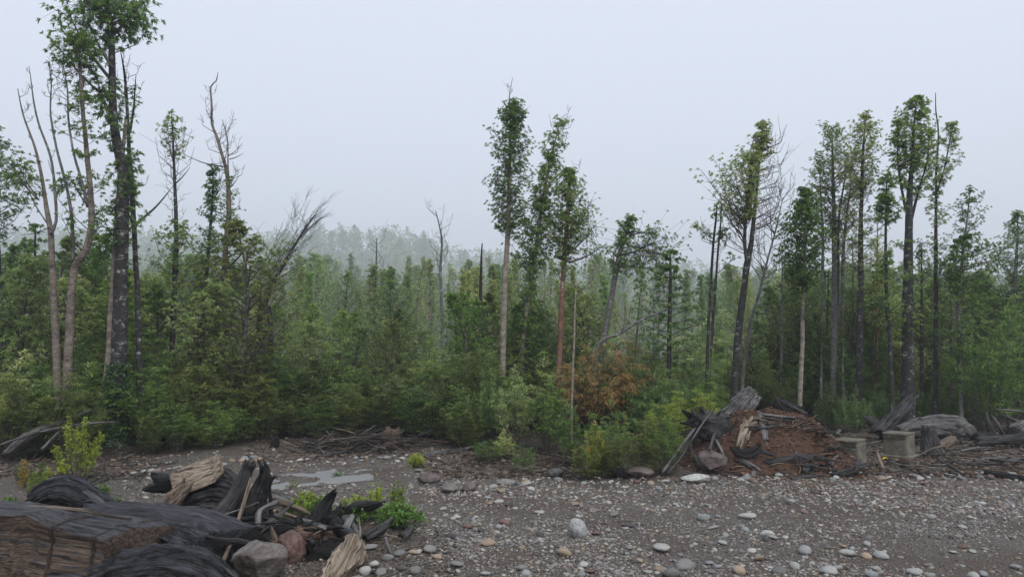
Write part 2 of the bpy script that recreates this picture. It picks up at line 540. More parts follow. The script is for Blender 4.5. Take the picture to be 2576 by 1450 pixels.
def gz(x, y):
    x = np.asarray(x, float); y = np.asarray(y, float)
    sh = np.broadcast(x, y).shape
    X = np.broadcast_to(x, sh).ravel(); Y = np.broadcast_to(y, sh).ravel()
    Z0 = np.zeros_like(X)
    wide = 1 - np.exp(-(((X - PUD[0]) / 3.2) ** 2 + ((Y - PUD[1]) / 3.2) ** 2) ** 2)
    z = wide * 0.035 * vnoise(np.stack([X * .55, Y * .55, Z0], 1), 1) + 0.012 * fbm(np.stack([X * 3.1, Y * 3.1, Z0], 1), 3, 2)
    z += 0.055 * np.exp(-((Y - 9.0 - .25 * np.sin(X * .8)) / .55) ** 2) * sstep(-1.8, 0.2, X) * (1 - sstep(3.0, 5.0, X))
    pm_ = puddle_mask(X, Y)
    z -= 0.05 * pm_
    z += pm_ * .036 * fbm(np.stack([X * 2.1, Y * 2.1, Z0], 1), 3, 12, .6)
    px = X / np.maximum(Y, .5) * FPX + 1288
    fe = sstep(-.3, 3.0, Y - edge_d(px)) * (Y > 8)
    z += fe * 0.12 * fbm(np.stack([X * .5, Y * .5, Z0], 1), 3, 8)
    amp = np.interp(px, [-300, 0, 1020, 1200, 1900, 2576, 3000], [104, 104, 104, 78, 64, 58, 56])
    z += amp * sstep(310, 790, Y) + 5.5 * sstep(240, 400, Y) * fbm(np.stack([X * .013, Y * .013, Z0], 1), 2, 9)
    return z.reshape(sh)

def gz1(x, y):
    return float(gz(np.array([x]), np.array([y]))[0])

def axis(lo, hi, step, far, gro):
    a = list(np.arange(lo, hi + 1e-6, step))
    s = step
    while a[-1] < far[1]:
        s *= gro; a.append(a[-1] + s)
    s = step
    while a[0] > far[0]:
        s *= gro; a.insert(0, a[0] - s)
    return np.array(a)

m, nt = newmat('ground_gravel_soil'); n = N(nt)
ob = n('ShaderNodeTexCoord').outputs['Object']
zone = n('ShaderNodeAttribute', attribute_name="var").outputs['Fac']
big = n.noise(ob, .55, 4, .6)
med = n.noise(ob, 2.6, 5, .65)
fine = n.noise(ob, 42, 6, .7)
vor = n('ShaderNodeTexVoronoi', {'Vector': ob, 'Scale': 34.0})
vor2 = n('ShaderNodeTexVoronoi', {'Vector': ob, 'Scale': 80.0})
gcol = n.mix(n.ramp(vor.outputs['Color'], [(.2, (0, 0, 0)), (.9, (1, 1, 1))]), (.036, .030, .025), (.20, .178, .152))
gcol = n.mix(n.ramp(vor2.outputs['Color'], [(.35, (0, 0, 0)), (.9, (1, 1, 1))]), gcol, (.135, .116, .096))
gcol = n.mix(n.math('MULTIPLY', n.ramp(fine, [(.45, (0, 0, 0)), (.7, (1, 1, 1))]), .6), gcol, (.032, .026, .022))
soil = n.mix(med, (.036, .024, .017), (.118, .082, .058))
soil = n.mix(n.ramp(fine, [(.4, (0, 0, 0)), (.75, (.6, .6, .6))]), soil, (.09, .07, .055))
smask = n.ramp(n.math('ADD', n.math('MULTIPLY', big, .6), n.math('MULTIPLY', med, .4)), [(.42, (0, 0, 0)), (.56, (1, 1, 1))])
sx = n('ShaderNodeSeparateXYZ', {0: ob})
c1 = n.mix(n.math('MULTIPLY', smask, .85), gcol, soil)
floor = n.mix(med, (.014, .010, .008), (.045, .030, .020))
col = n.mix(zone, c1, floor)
wet = n.ramp(big, [(.4, (.38, .38, .38)), (.62, (.72, .72, .72))])
hgt = n.math('ADD', n.math('MULTIPLY', vor.outputs['Distance'], -1.0), n.math('MULTIPLY', fine, .8))
b = bsdf(n, col, wet, bump=hgt, strength=1.0, dist=.035, spec=.4)
n.out(b.outputs[0])
M_GROUND = m

xs = axis(-9.5, 11.5, .085, (-900, 900), 1.13)
ys = axis(6.6, 22.5, .085, (-32, 1150), 1.10)
Xg, Yg = np.meshgrid(xs, ys)
Zg = gz(Xg, Yg)
mb = MB()
nx, ny = len(xs), len(ys)
i, j = np.meshgrid(np.arange(ny - 1), np.arange(nx - 1), indexing='ij')
Q = np.stack([i * nx + j, i * nx + j + 1, (i + 1) * nx + j + 1, (i + 1) * nx + j], -1).reshape(-1, 4)
pxg = Xg / np.maximum(Yg, .5) * FPX + 1288
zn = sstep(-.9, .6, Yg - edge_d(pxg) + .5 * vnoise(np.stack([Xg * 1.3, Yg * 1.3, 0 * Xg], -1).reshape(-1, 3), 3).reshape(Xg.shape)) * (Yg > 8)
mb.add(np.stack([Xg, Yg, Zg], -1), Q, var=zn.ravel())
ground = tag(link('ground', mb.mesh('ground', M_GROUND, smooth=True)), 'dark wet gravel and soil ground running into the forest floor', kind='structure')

# the shallow puddle: a level sheet of water lying in a dip of the ground
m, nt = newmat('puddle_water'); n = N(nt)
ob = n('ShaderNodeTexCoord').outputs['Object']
b = bsdf(n, (.30, .30, .31), .10, bump=n.noise(ob, 9, 4), strength=.14, dist=.012, spec=.6)  # pale grey base colour stands in for the bright sky reflection
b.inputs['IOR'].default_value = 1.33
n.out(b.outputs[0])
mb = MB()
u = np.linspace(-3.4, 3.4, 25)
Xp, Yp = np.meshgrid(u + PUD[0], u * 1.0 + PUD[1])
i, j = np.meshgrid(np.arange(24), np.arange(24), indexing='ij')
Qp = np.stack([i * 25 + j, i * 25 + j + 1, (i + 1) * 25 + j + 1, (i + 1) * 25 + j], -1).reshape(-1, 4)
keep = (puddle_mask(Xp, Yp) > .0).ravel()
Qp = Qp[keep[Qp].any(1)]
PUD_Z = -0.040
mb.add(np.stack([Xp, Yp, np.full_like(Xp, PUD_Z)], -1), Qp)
tag(link('puddle', mb.mesh('puddle', m, smooth=True)), 'shallow puddle on the gravel with pale sky reflection put into its colour', kind='structure')

# ------------------------------------------------------------------ red soil mound
MC = np.array([P(1950, 1150, 15.9)[0], 15.9])
def mound_h(x, y):
    dx = (x - MC[0]); dy = (y - MC[1])
    ang = np.arctan2(dy, dx)
    rx = np.where(dx < 0, 2.05, 1.75 + .5 * sstep(0., 1.2, dy)); ry = np.where(dy < 0, 1.75, 2.6)
    r = np.sqrt((dx / rx) ** 2 + (dy / ry) ** 2)
    r = r * (1 + .07 * np.sin(ang * 3 + 1) + .05 * np.sin(ang * 5 + 2.2))
    h = 1.04 * (1 - sstep(.22, 1.0, r)) ** .75
    sh = np.broadcast(x, y).shape
    q = np.stack([np.broadcast_to(x, sh).ravel(), np.broadcast_to(y, sh).ravel(), np.zeros(int(np.prod(sh)))], 1)
    h = h + (np.clip(h, 0, .3) / .3) * (.09 * vnoise(q * 1.9, 21) + .05 * fbm(q * 5, 4, 22, .6)).reshape(sh)
    return h - .04 * (r > 1)
def surf(x, y):
    g = gz(x, y)
    return np.maximum(g, g + mound_h(x, y))
def surf1(x, y):
    return float(surf(np.array([float(x)]), np.array([float(y)]))[0])

m, nt = newmat('mound_red_soil'); n = N(nt)
ob = n('ShaderNodeTexCoord').outputs['Object']
a = n.noise(ob, 3.0, 6, .65); f = n.noise(ob, 38, 5, .7)
col = n.mix(n.ramp(a, [(.35, (0, 0, 0)), (.65, (1, 1, 1))]), (.030, .017, .012), (.080, .043, .029))
col = n.mix(n.math('MULTIPLY', n.ramp(f, [(.52, (0, 0, 0)), (.72, (1, 1, 1))]), .45), col, (.15, .085, .05))
b = bsdf(n, col, .85, bump=n.math('ADD', a, n.math('MULTIPLY', f, .5)), strength=.9, dist=.04, spec=.2)
n.out(b.outputs[0])
u = np.linspace(-2.7, 2.9, 113); v = np.linspace(-2.2, 3.0, 105)
Xm, Ym = np.meshgrid(u + MC[0], v + MC[1])
Hm = mound_h(Xm, Ym)
i, j = np.meshgrid(np.arange(104), np.arange(112), indexing='ij')
Qm = np.stack([i * 113 + j, i * 113 + j + 1, (i + 1) * 113 + j + 1, (i + 1) * 113 + j], -1).reshape(-1, 4)
Qm = Qm[(Hm.ravel()[Qm] > -.03).any(1)]
mb = MB(); mb.add(np.stack([Xm, Ym, gz(Xm, Ym) + Hm], -1), Qm)
tag(link('soil_mound', mb.mesh('soil_mound', m, smooth=True)), 'mound of bulldozed reddish brown soil', kind='structure')

# ------------------------------------------------------------------ haze
hz_mb = MB()
x0, x1, y0, y1, z0, z1 = -1120, 1120, -80, 1380, -12, 185
cv = np.array([[x, y, z] for z in (z0, z1) for y in (y0, y1) for x in (x0, x1)], float)
hz_mb.add(cv, [[0, 2, 3, 1], [4, 5, 7, 6], [0, 1, 5, 4], [2, 6, 7, 3], [0, 4, 6, 2], [1, 3, 7, 5]])
m, nt = newmat('haze_air'); n = N(nt)
pv = n('ShaderNodeVolumePrincipled', {'Color': (.93, .96, 1.0, 1), 'Density': 0.0013, 'Anisotropy': 0.2})
oo = n('ShaderNodeOutputMaterial'); nt.links.new(pv.outputs[0], oo.inputs['Volume'])
HAZE = tag(link('haze', hz_mb.mesh('haze', m)), kind='stuff')
HAZE["label"] = 'thin grey morning fog hanging over the forest'

# ================================================================== FOREST
LM = [(-200, 'near the bare stems'), (230, 'by the tallest tree'), (380, 'by the slim tufted tree'), (500, 'by the dead topped tree'), (640, 'by the windswept tree'), (800, 'beyond the brush pile'), (1020, 'by the black snag'),
      (1235, 'by the pale column tree'), (1345, 'by the red barked tree'), (1470, 'by the leaning tree'), (1620, 'by the tiered tree'), (1750, 'by the pair of poles'), (1840, 'by the forked spindle tree'), (1975, 'by the bright leafy tree'),
      (2070, 'by the multi stem clump'), (2210, 'by the thick lichen trunk'), (2340, 'by the bare tipped tree'), (2440, 'beyond the big grey log')]
def lm(x, y):
    px = x / y * FPX + 1288
    r = LM[0][1]
    for a_, t_ in LM:
        if px >= a_: r = t_
    return r
def finish_tree(name, base, mbs, label, group=None, cat='tree'):
    """mbs: list of (part name, builder, material, smooth); builders hold world coordinates"""
    e = empty(name, base, label, cat, group)
    for pn, b_, mt, sm in mbs:
        if b_.n == 0: continue
        b_.V = [v - np.asarray(base) for v in b_.V]
        o_ = link(pn, b_.mesh(pn, mt, smooth=sm), e)
        if pn in ('limbs', 'stems'): o_['kind'] = 'stuff'
    return e

def stem_path(pts, d, rng, dj=0.0, to_ground=True, step=.25, wob=.012):
    """pts: (px, py, width px) from bottom to top at distance d"""
    w = np.array([P(a, b, d) for a, b, c in pts])
    r = np.array([c * mpp(d) * .5 for a, b, c in pts])
    if to_ground:
        g = gz1(w[0][0], w[0][1])
        if w[0][2] > g + .05:
            w = np.vstack([[w[0][0], w[0][1], g - .08], w]); r = np.concatenate([[r[0] * 1.15], r])
        else:
            w[0][2] = g - .08
    if dj:
        s = np.linspace(0, 1, len(w)); w[:, 1] += dj * np.sin(s * 5 + rng.random() * 6) * s
    p, q = resample(w, r, step)
    h = (p[:, 2] - p[0][2])
    p[:, :2] += (np.stack([vnoise(np.stack([p[:, 2] * 1.5, 0 * h + rng.random() * 99, 0 * h], 1)), vnoise(np.stack([p[:, 2] * 1.5, 0 * h + rng.random() * 99, 0 * h], 1))], 1)) * wob * np.minimum(h, 1)[:, None]
    q = q * (1 + .08 * vnoise(np.stack([h * 4, 0 * h + rng.random() * 99, 0 * h], 1)))
    # root flare
    q = q * (1 + .5 * np.exp(-h / .18)) if to_ground else q
    return p, q

def prof_lens(w):            # widest below the middle, pointed top
    return lambda t: w * (np.sin(pi * min(1, .18 + .78 * t)) ** .8 if t < 1 else .1) * (1 if t < .75 else 1 - .5 * (t - .75) / .25)
def prof_col(w):
    return lambda t: w * (min(1, .45 + t * 3) * (1 if t < .7 else max(.25, 1 - (t - .7) * 2.2)))
def prof_cone(w):
    return lambda t: w * (1.05 - .95 * t) * min(1, .5 + t * 4)

def bare_twigs(mbw, path, zs, rng, n=14, L=.7, rise=1.1, r=.01, bias=None, sub=3):
    z = rng.uniform(zs[0], zs[1], n)
    az = rng.uniform(0, 2 * pi, n)
    if bias is not None: az = bias + rng.normal(0, .7, n)
    l = L * rng.uniform(.45, 1.1, n)
    A = path_at(path, z)
    out = np.stack([np.cos(az), np.sin(az) * .8, np.zeros(n)], 1)
    C = A + out * l[:, None] * .75; C[:, 2] += l * rise * rng.uniform(.4, 1.1, n)
    B = (A + C) / 2 + out * l[:, None] * .22; B[:, 2] -= .1 * l
    tubes_batch(mbw, A, B, C, r * (.5 + l), .004, 4)
    for k in range(sub):
        s = rng.uniform(.4, .9, n)[:, None]
        p0 = A * (1 - s) ** 2 + 2 * B * s * (1 - s) + C * s * s
        o = rng.normal(size=(n, 3)) * .25 * l[:, None]; o[:, 2] = np.abs(o[:, 2]) + .12 * l
        tubes_batch(mbw, p0, p0 + o * .55 + rng.normal(size=(n, 3)) * .02, p0 + o, .006, .003)

BOUGHS = []
def feature(name, label, d, stems, bark, crowns=(), leaf='canelo', limb='twig', twigs=(), seed=0, seg=10, group=None, cat='tree', pre=None, limb_stems=()):
    """a tree traced in the photograph.  stems: list of pixel paths (first = trunk); crowns: dicts"""
    rng = np.random.default_rng(seed + 100)
    tr, lb, lf = MB(), MB(), MB()
    BOUGHS.clear(); LIMBS = []
    paths = []
    for k, s in enumerate(stems):
        p, q = stem_path(s, d + (0 if k == 0 else rng.normal(0, .12)), rng, .12, to_ground=(k == 0 or s[0][2] < 0))
        if k in limb_stems:
            sb = MB(); tube(sb, p, np.abs(q), 8); BOUGHS.append(sb)
        else: tube(tr, p, np.abs(q), seg if k == 0 else 8)
        paths.append(p)
    for c in crowns:
        c = dict(c)
        p = paths[c.pop('stem', 0)]
        yt, yb = c.pop('y')
        zt = P(1288, yt, d)[2]; zb = P(1288, yb, d)[2]
        w = c.pop('w') * mpp(d) * .5
        pr = {'lens': prof_lens, 'col': prof_col, 'cone': prof_cone}[c.pop('prof', 'lens')](w)
        if not c.get('layered'):
            c['per'] = int(round(c.get('per', 6) * 2.4)); c['k'] = c.get('k', 8) + 5; c['L'] = c.get('L', .17) * .52; c['twig'] = .5; c['gap'] = max(.14, c.get('gap', 0)); c['ragged'] = .5
        l2 = MB(); crown(lf, l2, p, zb, zt, pr, c.pop('n', 60), rng, **c); LIMBS.append(l2)
    for t in twigs:
        t = dict(t)
        p = paths[t.pop('stem', 0)]
        yt, yb = t.pop('y')
        l2 = MB(); LIMBS.append(l2); bare_twigs(l2, p, (P(1288, yb, d)[2], P(1288, yt, d)[2]), rng, **t)
    if pre: pre(tr, lb, lf, rng)
    b0 = paths[0][0].copy(); b0[2] += .08
    return finish_tree(name, b0, [('trunk', tr, BARK[bark], True), ('limbs', lb, BARK[limb], True), ('crown', lf, LEAF[leaf], False)] + [('limbs', q, BARK[limb], True) for q in LIMBS] + [('bough', q, BARK[limb if not limb_stems else 'grey'], True) for q in BOUGHS], label, group, cat)

def boughs(lf, lb, d, arr, rng, k=9, L=.17, nr=10, sp=.28, Wr=.3):
    """single leafy boughs: arr of [(x0,y0),(x1,y1), thickness px, number of rosettes, spread px]"""
    for (a, b_, th, nr, spx) in arr:
        lb = MB(); BOUGHS.append(lb); nr = int(nr * 2.8)
        A = P(*a, d + rng.normal(0, .1)); C = P(*b_, d + rng.normal(0, .35))
        B = (A + C) / 2; B[2] -= .06 * np.linalg.norm(C - A)
        p, q = resample([A, B, C], [th * mpp(d) * .5, th * mpp(d) * .38, .006], .15)
        tube(lb, p, q, 5)
        if nr:
            s = rng.uniform(.45, 1.0, nr)
            i = (s * (len(p) - 1)).astype(int)
            pt = p[i]
            off = rng.normal(size=(nr, 3)) * spx * mpp(d) * .5
            tubes_batch(lb, pt, pt + off * .5 + [0, 0, .02], pt + off, .006, .003)
            rosettes(lf, pt + off, off + nrm(C - A) * .1 + [0, 0, .08], rng, k + 2, L * .62, Wr)

# ---- left group
def preA(tr, lb, lf, rng):
    boughs(lf, lb, 18.0, [((283, 205), (165, 20), 10, 26, 60), ((283, 170), (225, 60), 8, 16, 50), ((280, 90), (345, 20), 8, 22, 55),
                          ((280, 60), (370, 0), 6, 14, 40), ((283, 300), (235, 170), 7, 14, 40), ((284, 260), (140, 110), 7, 18, 45), ((278, 20), (260, -80), 10, 40, 110),
                          ((278, 40), (200, 0), 8, 34, 70), ((278, 30), (350, 45), 6, 24, 50), ((288, 330), (262, 260), 5, 9, 30), ((297, 400), (330, 440), 5, 10, 34)], rng, L=.2)
feature('canelo_tree', 'tallest tree with bent dark trunk and ivy green base at the forest edge', 18.0,
        [[(285, 1160, 50), (292, 1040, 44), (298, 900, 38), (303, 700, 33), (307, 520, 29), (308, 430, 28), (297, 380, 25), (286, 320, 21), (283, 240, 18), (282, 130, 16), (276, 0, 12), (272, -120, 6)]],
        'dark', [dict(y=(-110, 95), w=220, n=30, k=9, L=.20, per=6), dict(y=(210, 420), w=60, n=22, per=4, prof='col', L=.18), dict(y=(430, 620), w=80, n=20, per=4, prof='col', L=.18)],
        'canelo_dark', seed=1, pre=preA)
# moss and ivy sleeve around the foot of the tall tree
rng = np.random.default_rng(5)
nl = 4200
zz = rng.random(nl) ** 1.7 * 2.1
aa = rng.uniform(0, 2 * pi, nl)
c0 = P(292, 1100, 18.0)
cen = np.stack([np.interp(zz, [0, 1.75], [P(286, 1155, 18)[0], P(292, 1030, 18)[0]]), np.full(nl, 18.0), zz], 1)
rr = .235 + .05 * np.exp(-zz / .2) - .03 * zz / 1.75 + rng.uniform(-.03, .06, nl)
od = np.stack([np.cos(aa), np.sin(aa), 0 * aa], 1)
mb = MB(); leaves(mb, cen + od * rr[:, None], od + np.array([0, 0, -.5]) + rng.normal(size=(nl, 3)) * .5, .055, .05, rng, .3)
tag(link('ivy_sleeve', mb.mesh('ivy', LEAF['moss'])), 'bright green ivy wrapped round the foot of the tallest tree', 'ivy')

feature('slender_tree', 'pale mottled slender trunk standing close against the tallest dark tree', 18.4,
        [[(262, 1150, 26), (268, 1000, 24), (276, 880, 22), (285, 750, 18), (294, 620, 15), (303, 500, 12), (318, 300, 8)]], 'pale',
        [dict(y=(500, 640), w=110, n=18, per=4, k=8)], 'canelo', seed=2)
feature('slender_tree', 'dark thin trunk forking into bare twigs beside the tallest tree', 18.8,
        [[(352, 1120, 14), (350, 900, 14), (343, 700, 13), (338, 560, 12), (334, 470, 12), (328, 380, 10), (326, 330, 9), (320, 230, 7), (312, 175, 5), (300, 125, 2)],
         [(327, 330, 8), (335, 270, 5), (343, 220, 3), (346, 190, 1.5)]], 'dark',
        [dict(y=(390, 520), w=48, n=16, per=4, prof='col'), dict(y=(215, 290), w=44, n=6, per=2, stem=1, prof='col', k=7)], 'canelo',
        twigs=[dict(y=(160, 300), n=12, L=.55), dict(y=(420, 620), n=8, L=.6)], seed=3)
def preD(tr, lb, lf, rng):
    boughs(lf, lb, 17.2, [((96, 500), (20, 405), 6, 16, 40), ((96, 500), (40, 400), 4, 14, 34), ((118, 560), (60, 450), 4, 8, 34), ((170, 470), (148, 462), 3, 9, 26), ((185, 520), (160, 580), 3, 0, 20),
                          ((125, 570), (55, 590), 3, 0, 20), ((150, 480), (120, 400), 3, 0, 20), ((222, 520), (170, 430), 3, 10, 30)], rng, L=.17)
feature('forked_tree', 'pale twin trunked tree with four tall bare stems rising above it', 17.2,
        [[(160, 1060, 30), (148, 1000, 20), (143, 900, 19), (136, 780, 17), (130, 680, 15), (124, 580, 13), (112, 520, 11), (100, 440, 8), (85, 370, 6), (60, 290, 4), (50, 225, 2)],
         [(163, 1055, 22), (170, 960, 21), (176, 840, 20), (182, 720, 18), (190, 665, 18), (213, 632, 18), (226, 570, 17), (224, 480, 14), (212, 380, 12), (203, 270, 10), (198, 180, 8), (194, 90, 4)],
         [(126, 590, 8), (140, 555, 8), (136, 470, 7), (126, 390, 6), (100, 310, 5), (90, 250, 4), (80, 170, 1.5)],
         [(184, 660, 10), (182, 560, 8), (172, 480, 7), (150, 390, 6), (133, 310, 5), (126, 270, 4), (124, 200, 3), (113, 150, 1.5)],
         [(222, 520, 10), (205, 450, 7), (188, 390, 6), (172, 300, 5), (164, 220, 4), (150, 145, 1.5)]],
        'tan', [dict(y=(95, 165), w=115, n=22, per=6, stem=1), dict(y=(240, 400), w=120, n=26, per=4, stem=1, prof='col', gap=.3), dict(y=(430, 620), w=130, n=18, per=4, stem=1, prof='col', gap=.4)],
        'canelo', limb_stems=(2, 3, 4), twigs=[dict(y=(150, 330), n=10, L=.45, stem=3), dict(y=(150, 330), n=14, L=.5, stem=4), dict(y=(230, 420), n=6, L=.3), dict(y=(180, 400), n=5, L=.2, stem=2)], seed=4, pre=preD)
feature('leafy_tree', 'broad leaved tree cut by the picture border beside the bare stems', 21.0,
        [[(-10, 1100, 20), (-5, 900, 18), (-8, 700, 16), (-12, 500, 12), (-15, 330, 5)]], 'dark',
        [dict(y=(330, 600), w=150, n=60, per=5)], 'canelo_dark', seed=6)
feature('layered_tree', 'dark young conifer like tree with tiered branches left of the pale twin trunks', 20.5,
        [[(72, 1080, 12), (74, 900, 11), (78, 750, 9), (82, 650, 6), (86, 560, 3)]], 'dark',
        [dict(y=(555, 860), w=150, n=34, per=9, k=9, L=.09, prof='cone', rise=.25, layered=True, twig=.42, Wr=.4)], 'layer', seed=7)
feature('slim_tree', 'slim pole like tree with a small tuft of leaves at its tip', 23.0,
        [[(430, 1080, 14), (433, 900, 14), (437, 760, 13), (441, 640, 12), (440, 540, 9), (437, 440, 7), (436, 360, 5), (434, 292, 2)]], 'dark',
        [dict(y=(290, 350), w=46, n=14, per=3, k=8, prof='col'), dict(y=(345, 400), w=60, n=9, per=3), dict(y=(560, 820), w=120, n=60, per=5, prof='col')], 'canelo',
        twigs=[dict(y=(370, 480), n=26, L=.75, rise=1.4), dict(y=(480, 620), n=14, L=.7)], seed=8,
        pre=lambda tr, lb, lf, rng: boughs(lf, lb, 23, [((345, 560), (440, 462), 7, 0, 0), ((440, 462), (478, 420), 4, 0, 0), ((345, 560), (330, 600), 6, 0, 0)], rng))
feature('dead_top_tree', 'tree with a twisted bare dead top above a leafy lower trunk', 22.5,
        [[(553, 1080, 16), (556, 900, 15), (562, 740, 15), (569, 620, 13), (576, 530, 11), (572, 440, 9), (560, 390, 8), (545, 340, 7), (533, 310, 6), (530, 260, 5), (527, 215, 4), (540, 200, 3), (545, 178, 1.5)],
         [(566, 640, 6), (578, 580, 6), (580, 500, 5), (576, 420, 4), (574, 350, 3), (560, 300, 1.5)]],
        'tan', [dict(y=(440, 620), w=44, n=30, per=3, prof='col', L=.14)], 'canelo',
        twigs=[dict(y=(300, 480), n=18, L=.75), dict(y=(320, 560), n=12, L=.7, stem=1), dict(y=(190, 300), n=6, L=.4)], seed=9,
        pre=lambda tr, lb, lf, rng: boughs(lf, lb, 22.5, [((572, 420), (462, 388), 4, 0, 0), ((577, 400), (612, 385), 3, 0, 0), ((580, 470), (602, 440), 3, 0, 0), ((566, 680), (648, 582), 5, 0, 0), ((590, 640), (605, 600), 3, 0, 0)], rng))
feature('conical_tree', 'narrow conical tree with dark rosettes of leaves beside the dead topped tree', 22.8,
        [[(512, 1090, 12), (513, 900, 11), (515, 750, 10), (524, 620, 8), (534, 500, 5), (541, 425, 2)]], 'dark',
        [dict(y=(425, 760), w=105, n=90, per=5, prof='cone', L=.15, gap=.25)], 'canelo_dark', seed=10)

def preG(tr, lb, lf, rng):
    d = 24.0
    n_ = 50
    s = np.sort(rng.uniform(.0, .95, n_))
    base = np.stack([np.interp(s, [0, .3, .6, 1], [P(664, 760, d)[k], P(698, 694, d)[k], P(738, 626, d)[k], P(790, 545, d)[k]][0:4]) for k in range(3)], 1) if False else np.array([P(np.interp(q, [0, .3, .6, 1], [664, 698, 738, 790]), np.interp(q, [0, .3, .6, 1], [760, 694, 626, 545]), d) for q in s])
    ln = rng.uniform(1.2, 2.5, n_) * (1.0 - .55 * s)
    sdx = rng.normal(0, .30, n_)
    dir1 = np.stack([.10 + sdx * 2.0 - .35 * (1 - s) * (rng.random(n_) < .45), rng.normal(0, .35, n_), np.full(n_, .9)], 1)
    dir2 = np.stack([.62 + sdx, rng.normal(0, .12, n_), np.full(n_, .8)], 1)
    B = base + nrm(dir1) * ln[:, None] * .45
    C = B + nrm(dir2) * ln[:, None] * .62
    tubes_batch(lb, base, B * .8 + (base + C) * .1, C, .009, .0025, 4)
    for k in range(8):
        t = rng.uniform(.3, 1, n_)[:, None]
        p0 = base * (1 - t) ** 2 + 2 * (B * .8 + (base + C) * .1) * t * (1 - t) + C * t * t
        o = nrm(dir2 + rng.normal(size=(n_, 3)) * [.4, .4, .15]) * rng.uniform(.2, .55, n_)[:, None]
        tubes_batch(lb, p0, p0 + o * .5 + rng.normal(size=(n_, 3)) * .02, p0 + o, .005, .0025)
    ii = np.where(s < .55)[0]
    q = np.repeat(B[ii] * .7 + base[ii] * .3, 7, 0) + rng.normal(size=(len(ii) * 7, 3)) * .2
    rosettes(lf, q, rng.normal(size=q.shape) + [0, 0, 1], rng, 7, .10, .4)
feature('windswept_tree', 'leaning bare tree whose thin twigs sweep up like a brush', 24.0,
        [[(656, 1080, 26), (658, 860, 26), (660, 780, 24), (670, 740, 18), (700, 690, 11), (738, 626, 7), (770, 575, 4), (795, 538, 1.5)]], 'dark', leaf='mid', limb='grey', seed=11, pre=preG)

# ---- centre group
feature('tall_column_tree', 'tall pale trunked tree with dead tip and dense column of leaves', 22.0,
        [[(1262, 1040, 17), (1264, 900, 16), (1267, 780, 16), (1272, 680, 15), (1277, 590, 13), (1281, 480, 10), (1283, 380, 8), (1284, 300, 5), (1281, 250, 3), (1290, 196, 1.2)],
         [(1282, 400, 6), (1298, 340, 4), (1302, 255, 2)]], 'pale',
        [dict(y=(270, 590), w=98, n=120, per=6, prof='col', L=.16, gap=.12, rise=1.1), dict(y=(250, 330), w=40, n=18, per=4, stem=1, prof='col', L=.15)], 'canelo',
        twigs=[dict(y=(300, 450), n=8, L=.8, bias=0.0), dict(y=(215, 260), n=3, L=.25)], seed=12)
feature('slanting_tree', 'slanting middle tree of three with patchy leaf clumps up its stem', 22.6,
        [[(1300, 1090, 14), (1308, 960, 13), (1316, 850, 13), (1330, 740, 12), (1345, 640, 11), (1360, 540, 9), (1372, 470, 8), (1385, 400, 6), (1400, 340, 4), (1415, 295, 1.5)]], 'pale',
        [dict(y=(305, 400), w=56, n=26, per=4, L=.15, prof='col', gap=.3), dict(y=(390, 520), w=78, n=46, per=5, L=.16), dict(y=(500, 680), w=122, n=80, per=6, L=.16, gap=.15), dict(y=(680, 840), w=100, n=34, per=5, L=.16, gap=.2)], 'canelo',
        twigs=[dict(y=(290, 420), n=8, L=.6, bias=0.)], seed=13)
def preJ(tr, lb, lf, rng):
    boughs(lf, lb, 22.2, [((1428, 640), (1500, 560), 5, 22, 50), ((1430, 660), (1522, 615), 5, 20, 40), ((1430, 600), (1490, 500), 5, 20, 40)], rng, L=.12)
feature('red_barked_tree', 'tree with reddish peeling bark and a dense oval crown', 22.2,
        [[(1402, 1060, 14), (1406, 960, 14), (1410, 840, 14), (1415, 740, 13), (1421, 650, 12), (1428, 540, 9), (1432, 430, 3)]], 'red',
        [dict(y=(428, 650), w=104, n=110, per=6, L=.16, rise=1.0), dict(y=(650, 700), w=60, n=12, per=4, L=.14)], 'canelo',
        twigs=[dict(y=(440, 640), n=10, L=.7, bias=0.), dict(y=(850, 960), n=8, L=.5)], seed=14, pre=preJ)
def preK(tr, lb, lf, rng):
    boughs(lf, lb, 23.0, [((1562, 640), (1640, 610), 6, 44, 80), ((1568, 610), (1690, 640), 6, 44, 70), ((1575, 590), (1650, 570), 4, 6, 14), ((1588, 580), (1660, 582), 4, 8, 14), ((1560, 660), (1620, 670), 5, 24, 60)], rng, L=.15, k=9)
feature('leaning_tree', 'leaning grey trunk with a ragged dark crown reaching to one side', 23.0,
        [[(1505, 1010, 17), (1515, 880, 16), (1532, 780, 15), (1548, 690, 14), (1562, 630, 11), (1578, 580, 7), (1590, 545, 3)]], 'grey',
        [dict(y=(545, 612), w=58, n=28, per=5, prof='cone', L=.15), dict(y=(612, 690), w=60, n=26, per=4, prof='col', L=.14)], 'canelo_dark', seed=15, pre=preK)
feature('layered_tree', 'tiered tree with flat dark green boughs on a straight black trunk', 22.0,
        [[(1682, 1000, 13), (1683, 880, 12), (1683, 780, 10), (1684, 700, 7), (1684, 625, 3)]], 'dark',
        [dict(y=(628, 880), w=215, n=44, per=14, k=11, L=.085, prof='cone', rise=.22, layered=True, twig=.38, Wr=.4)], 'layer', seed=16)
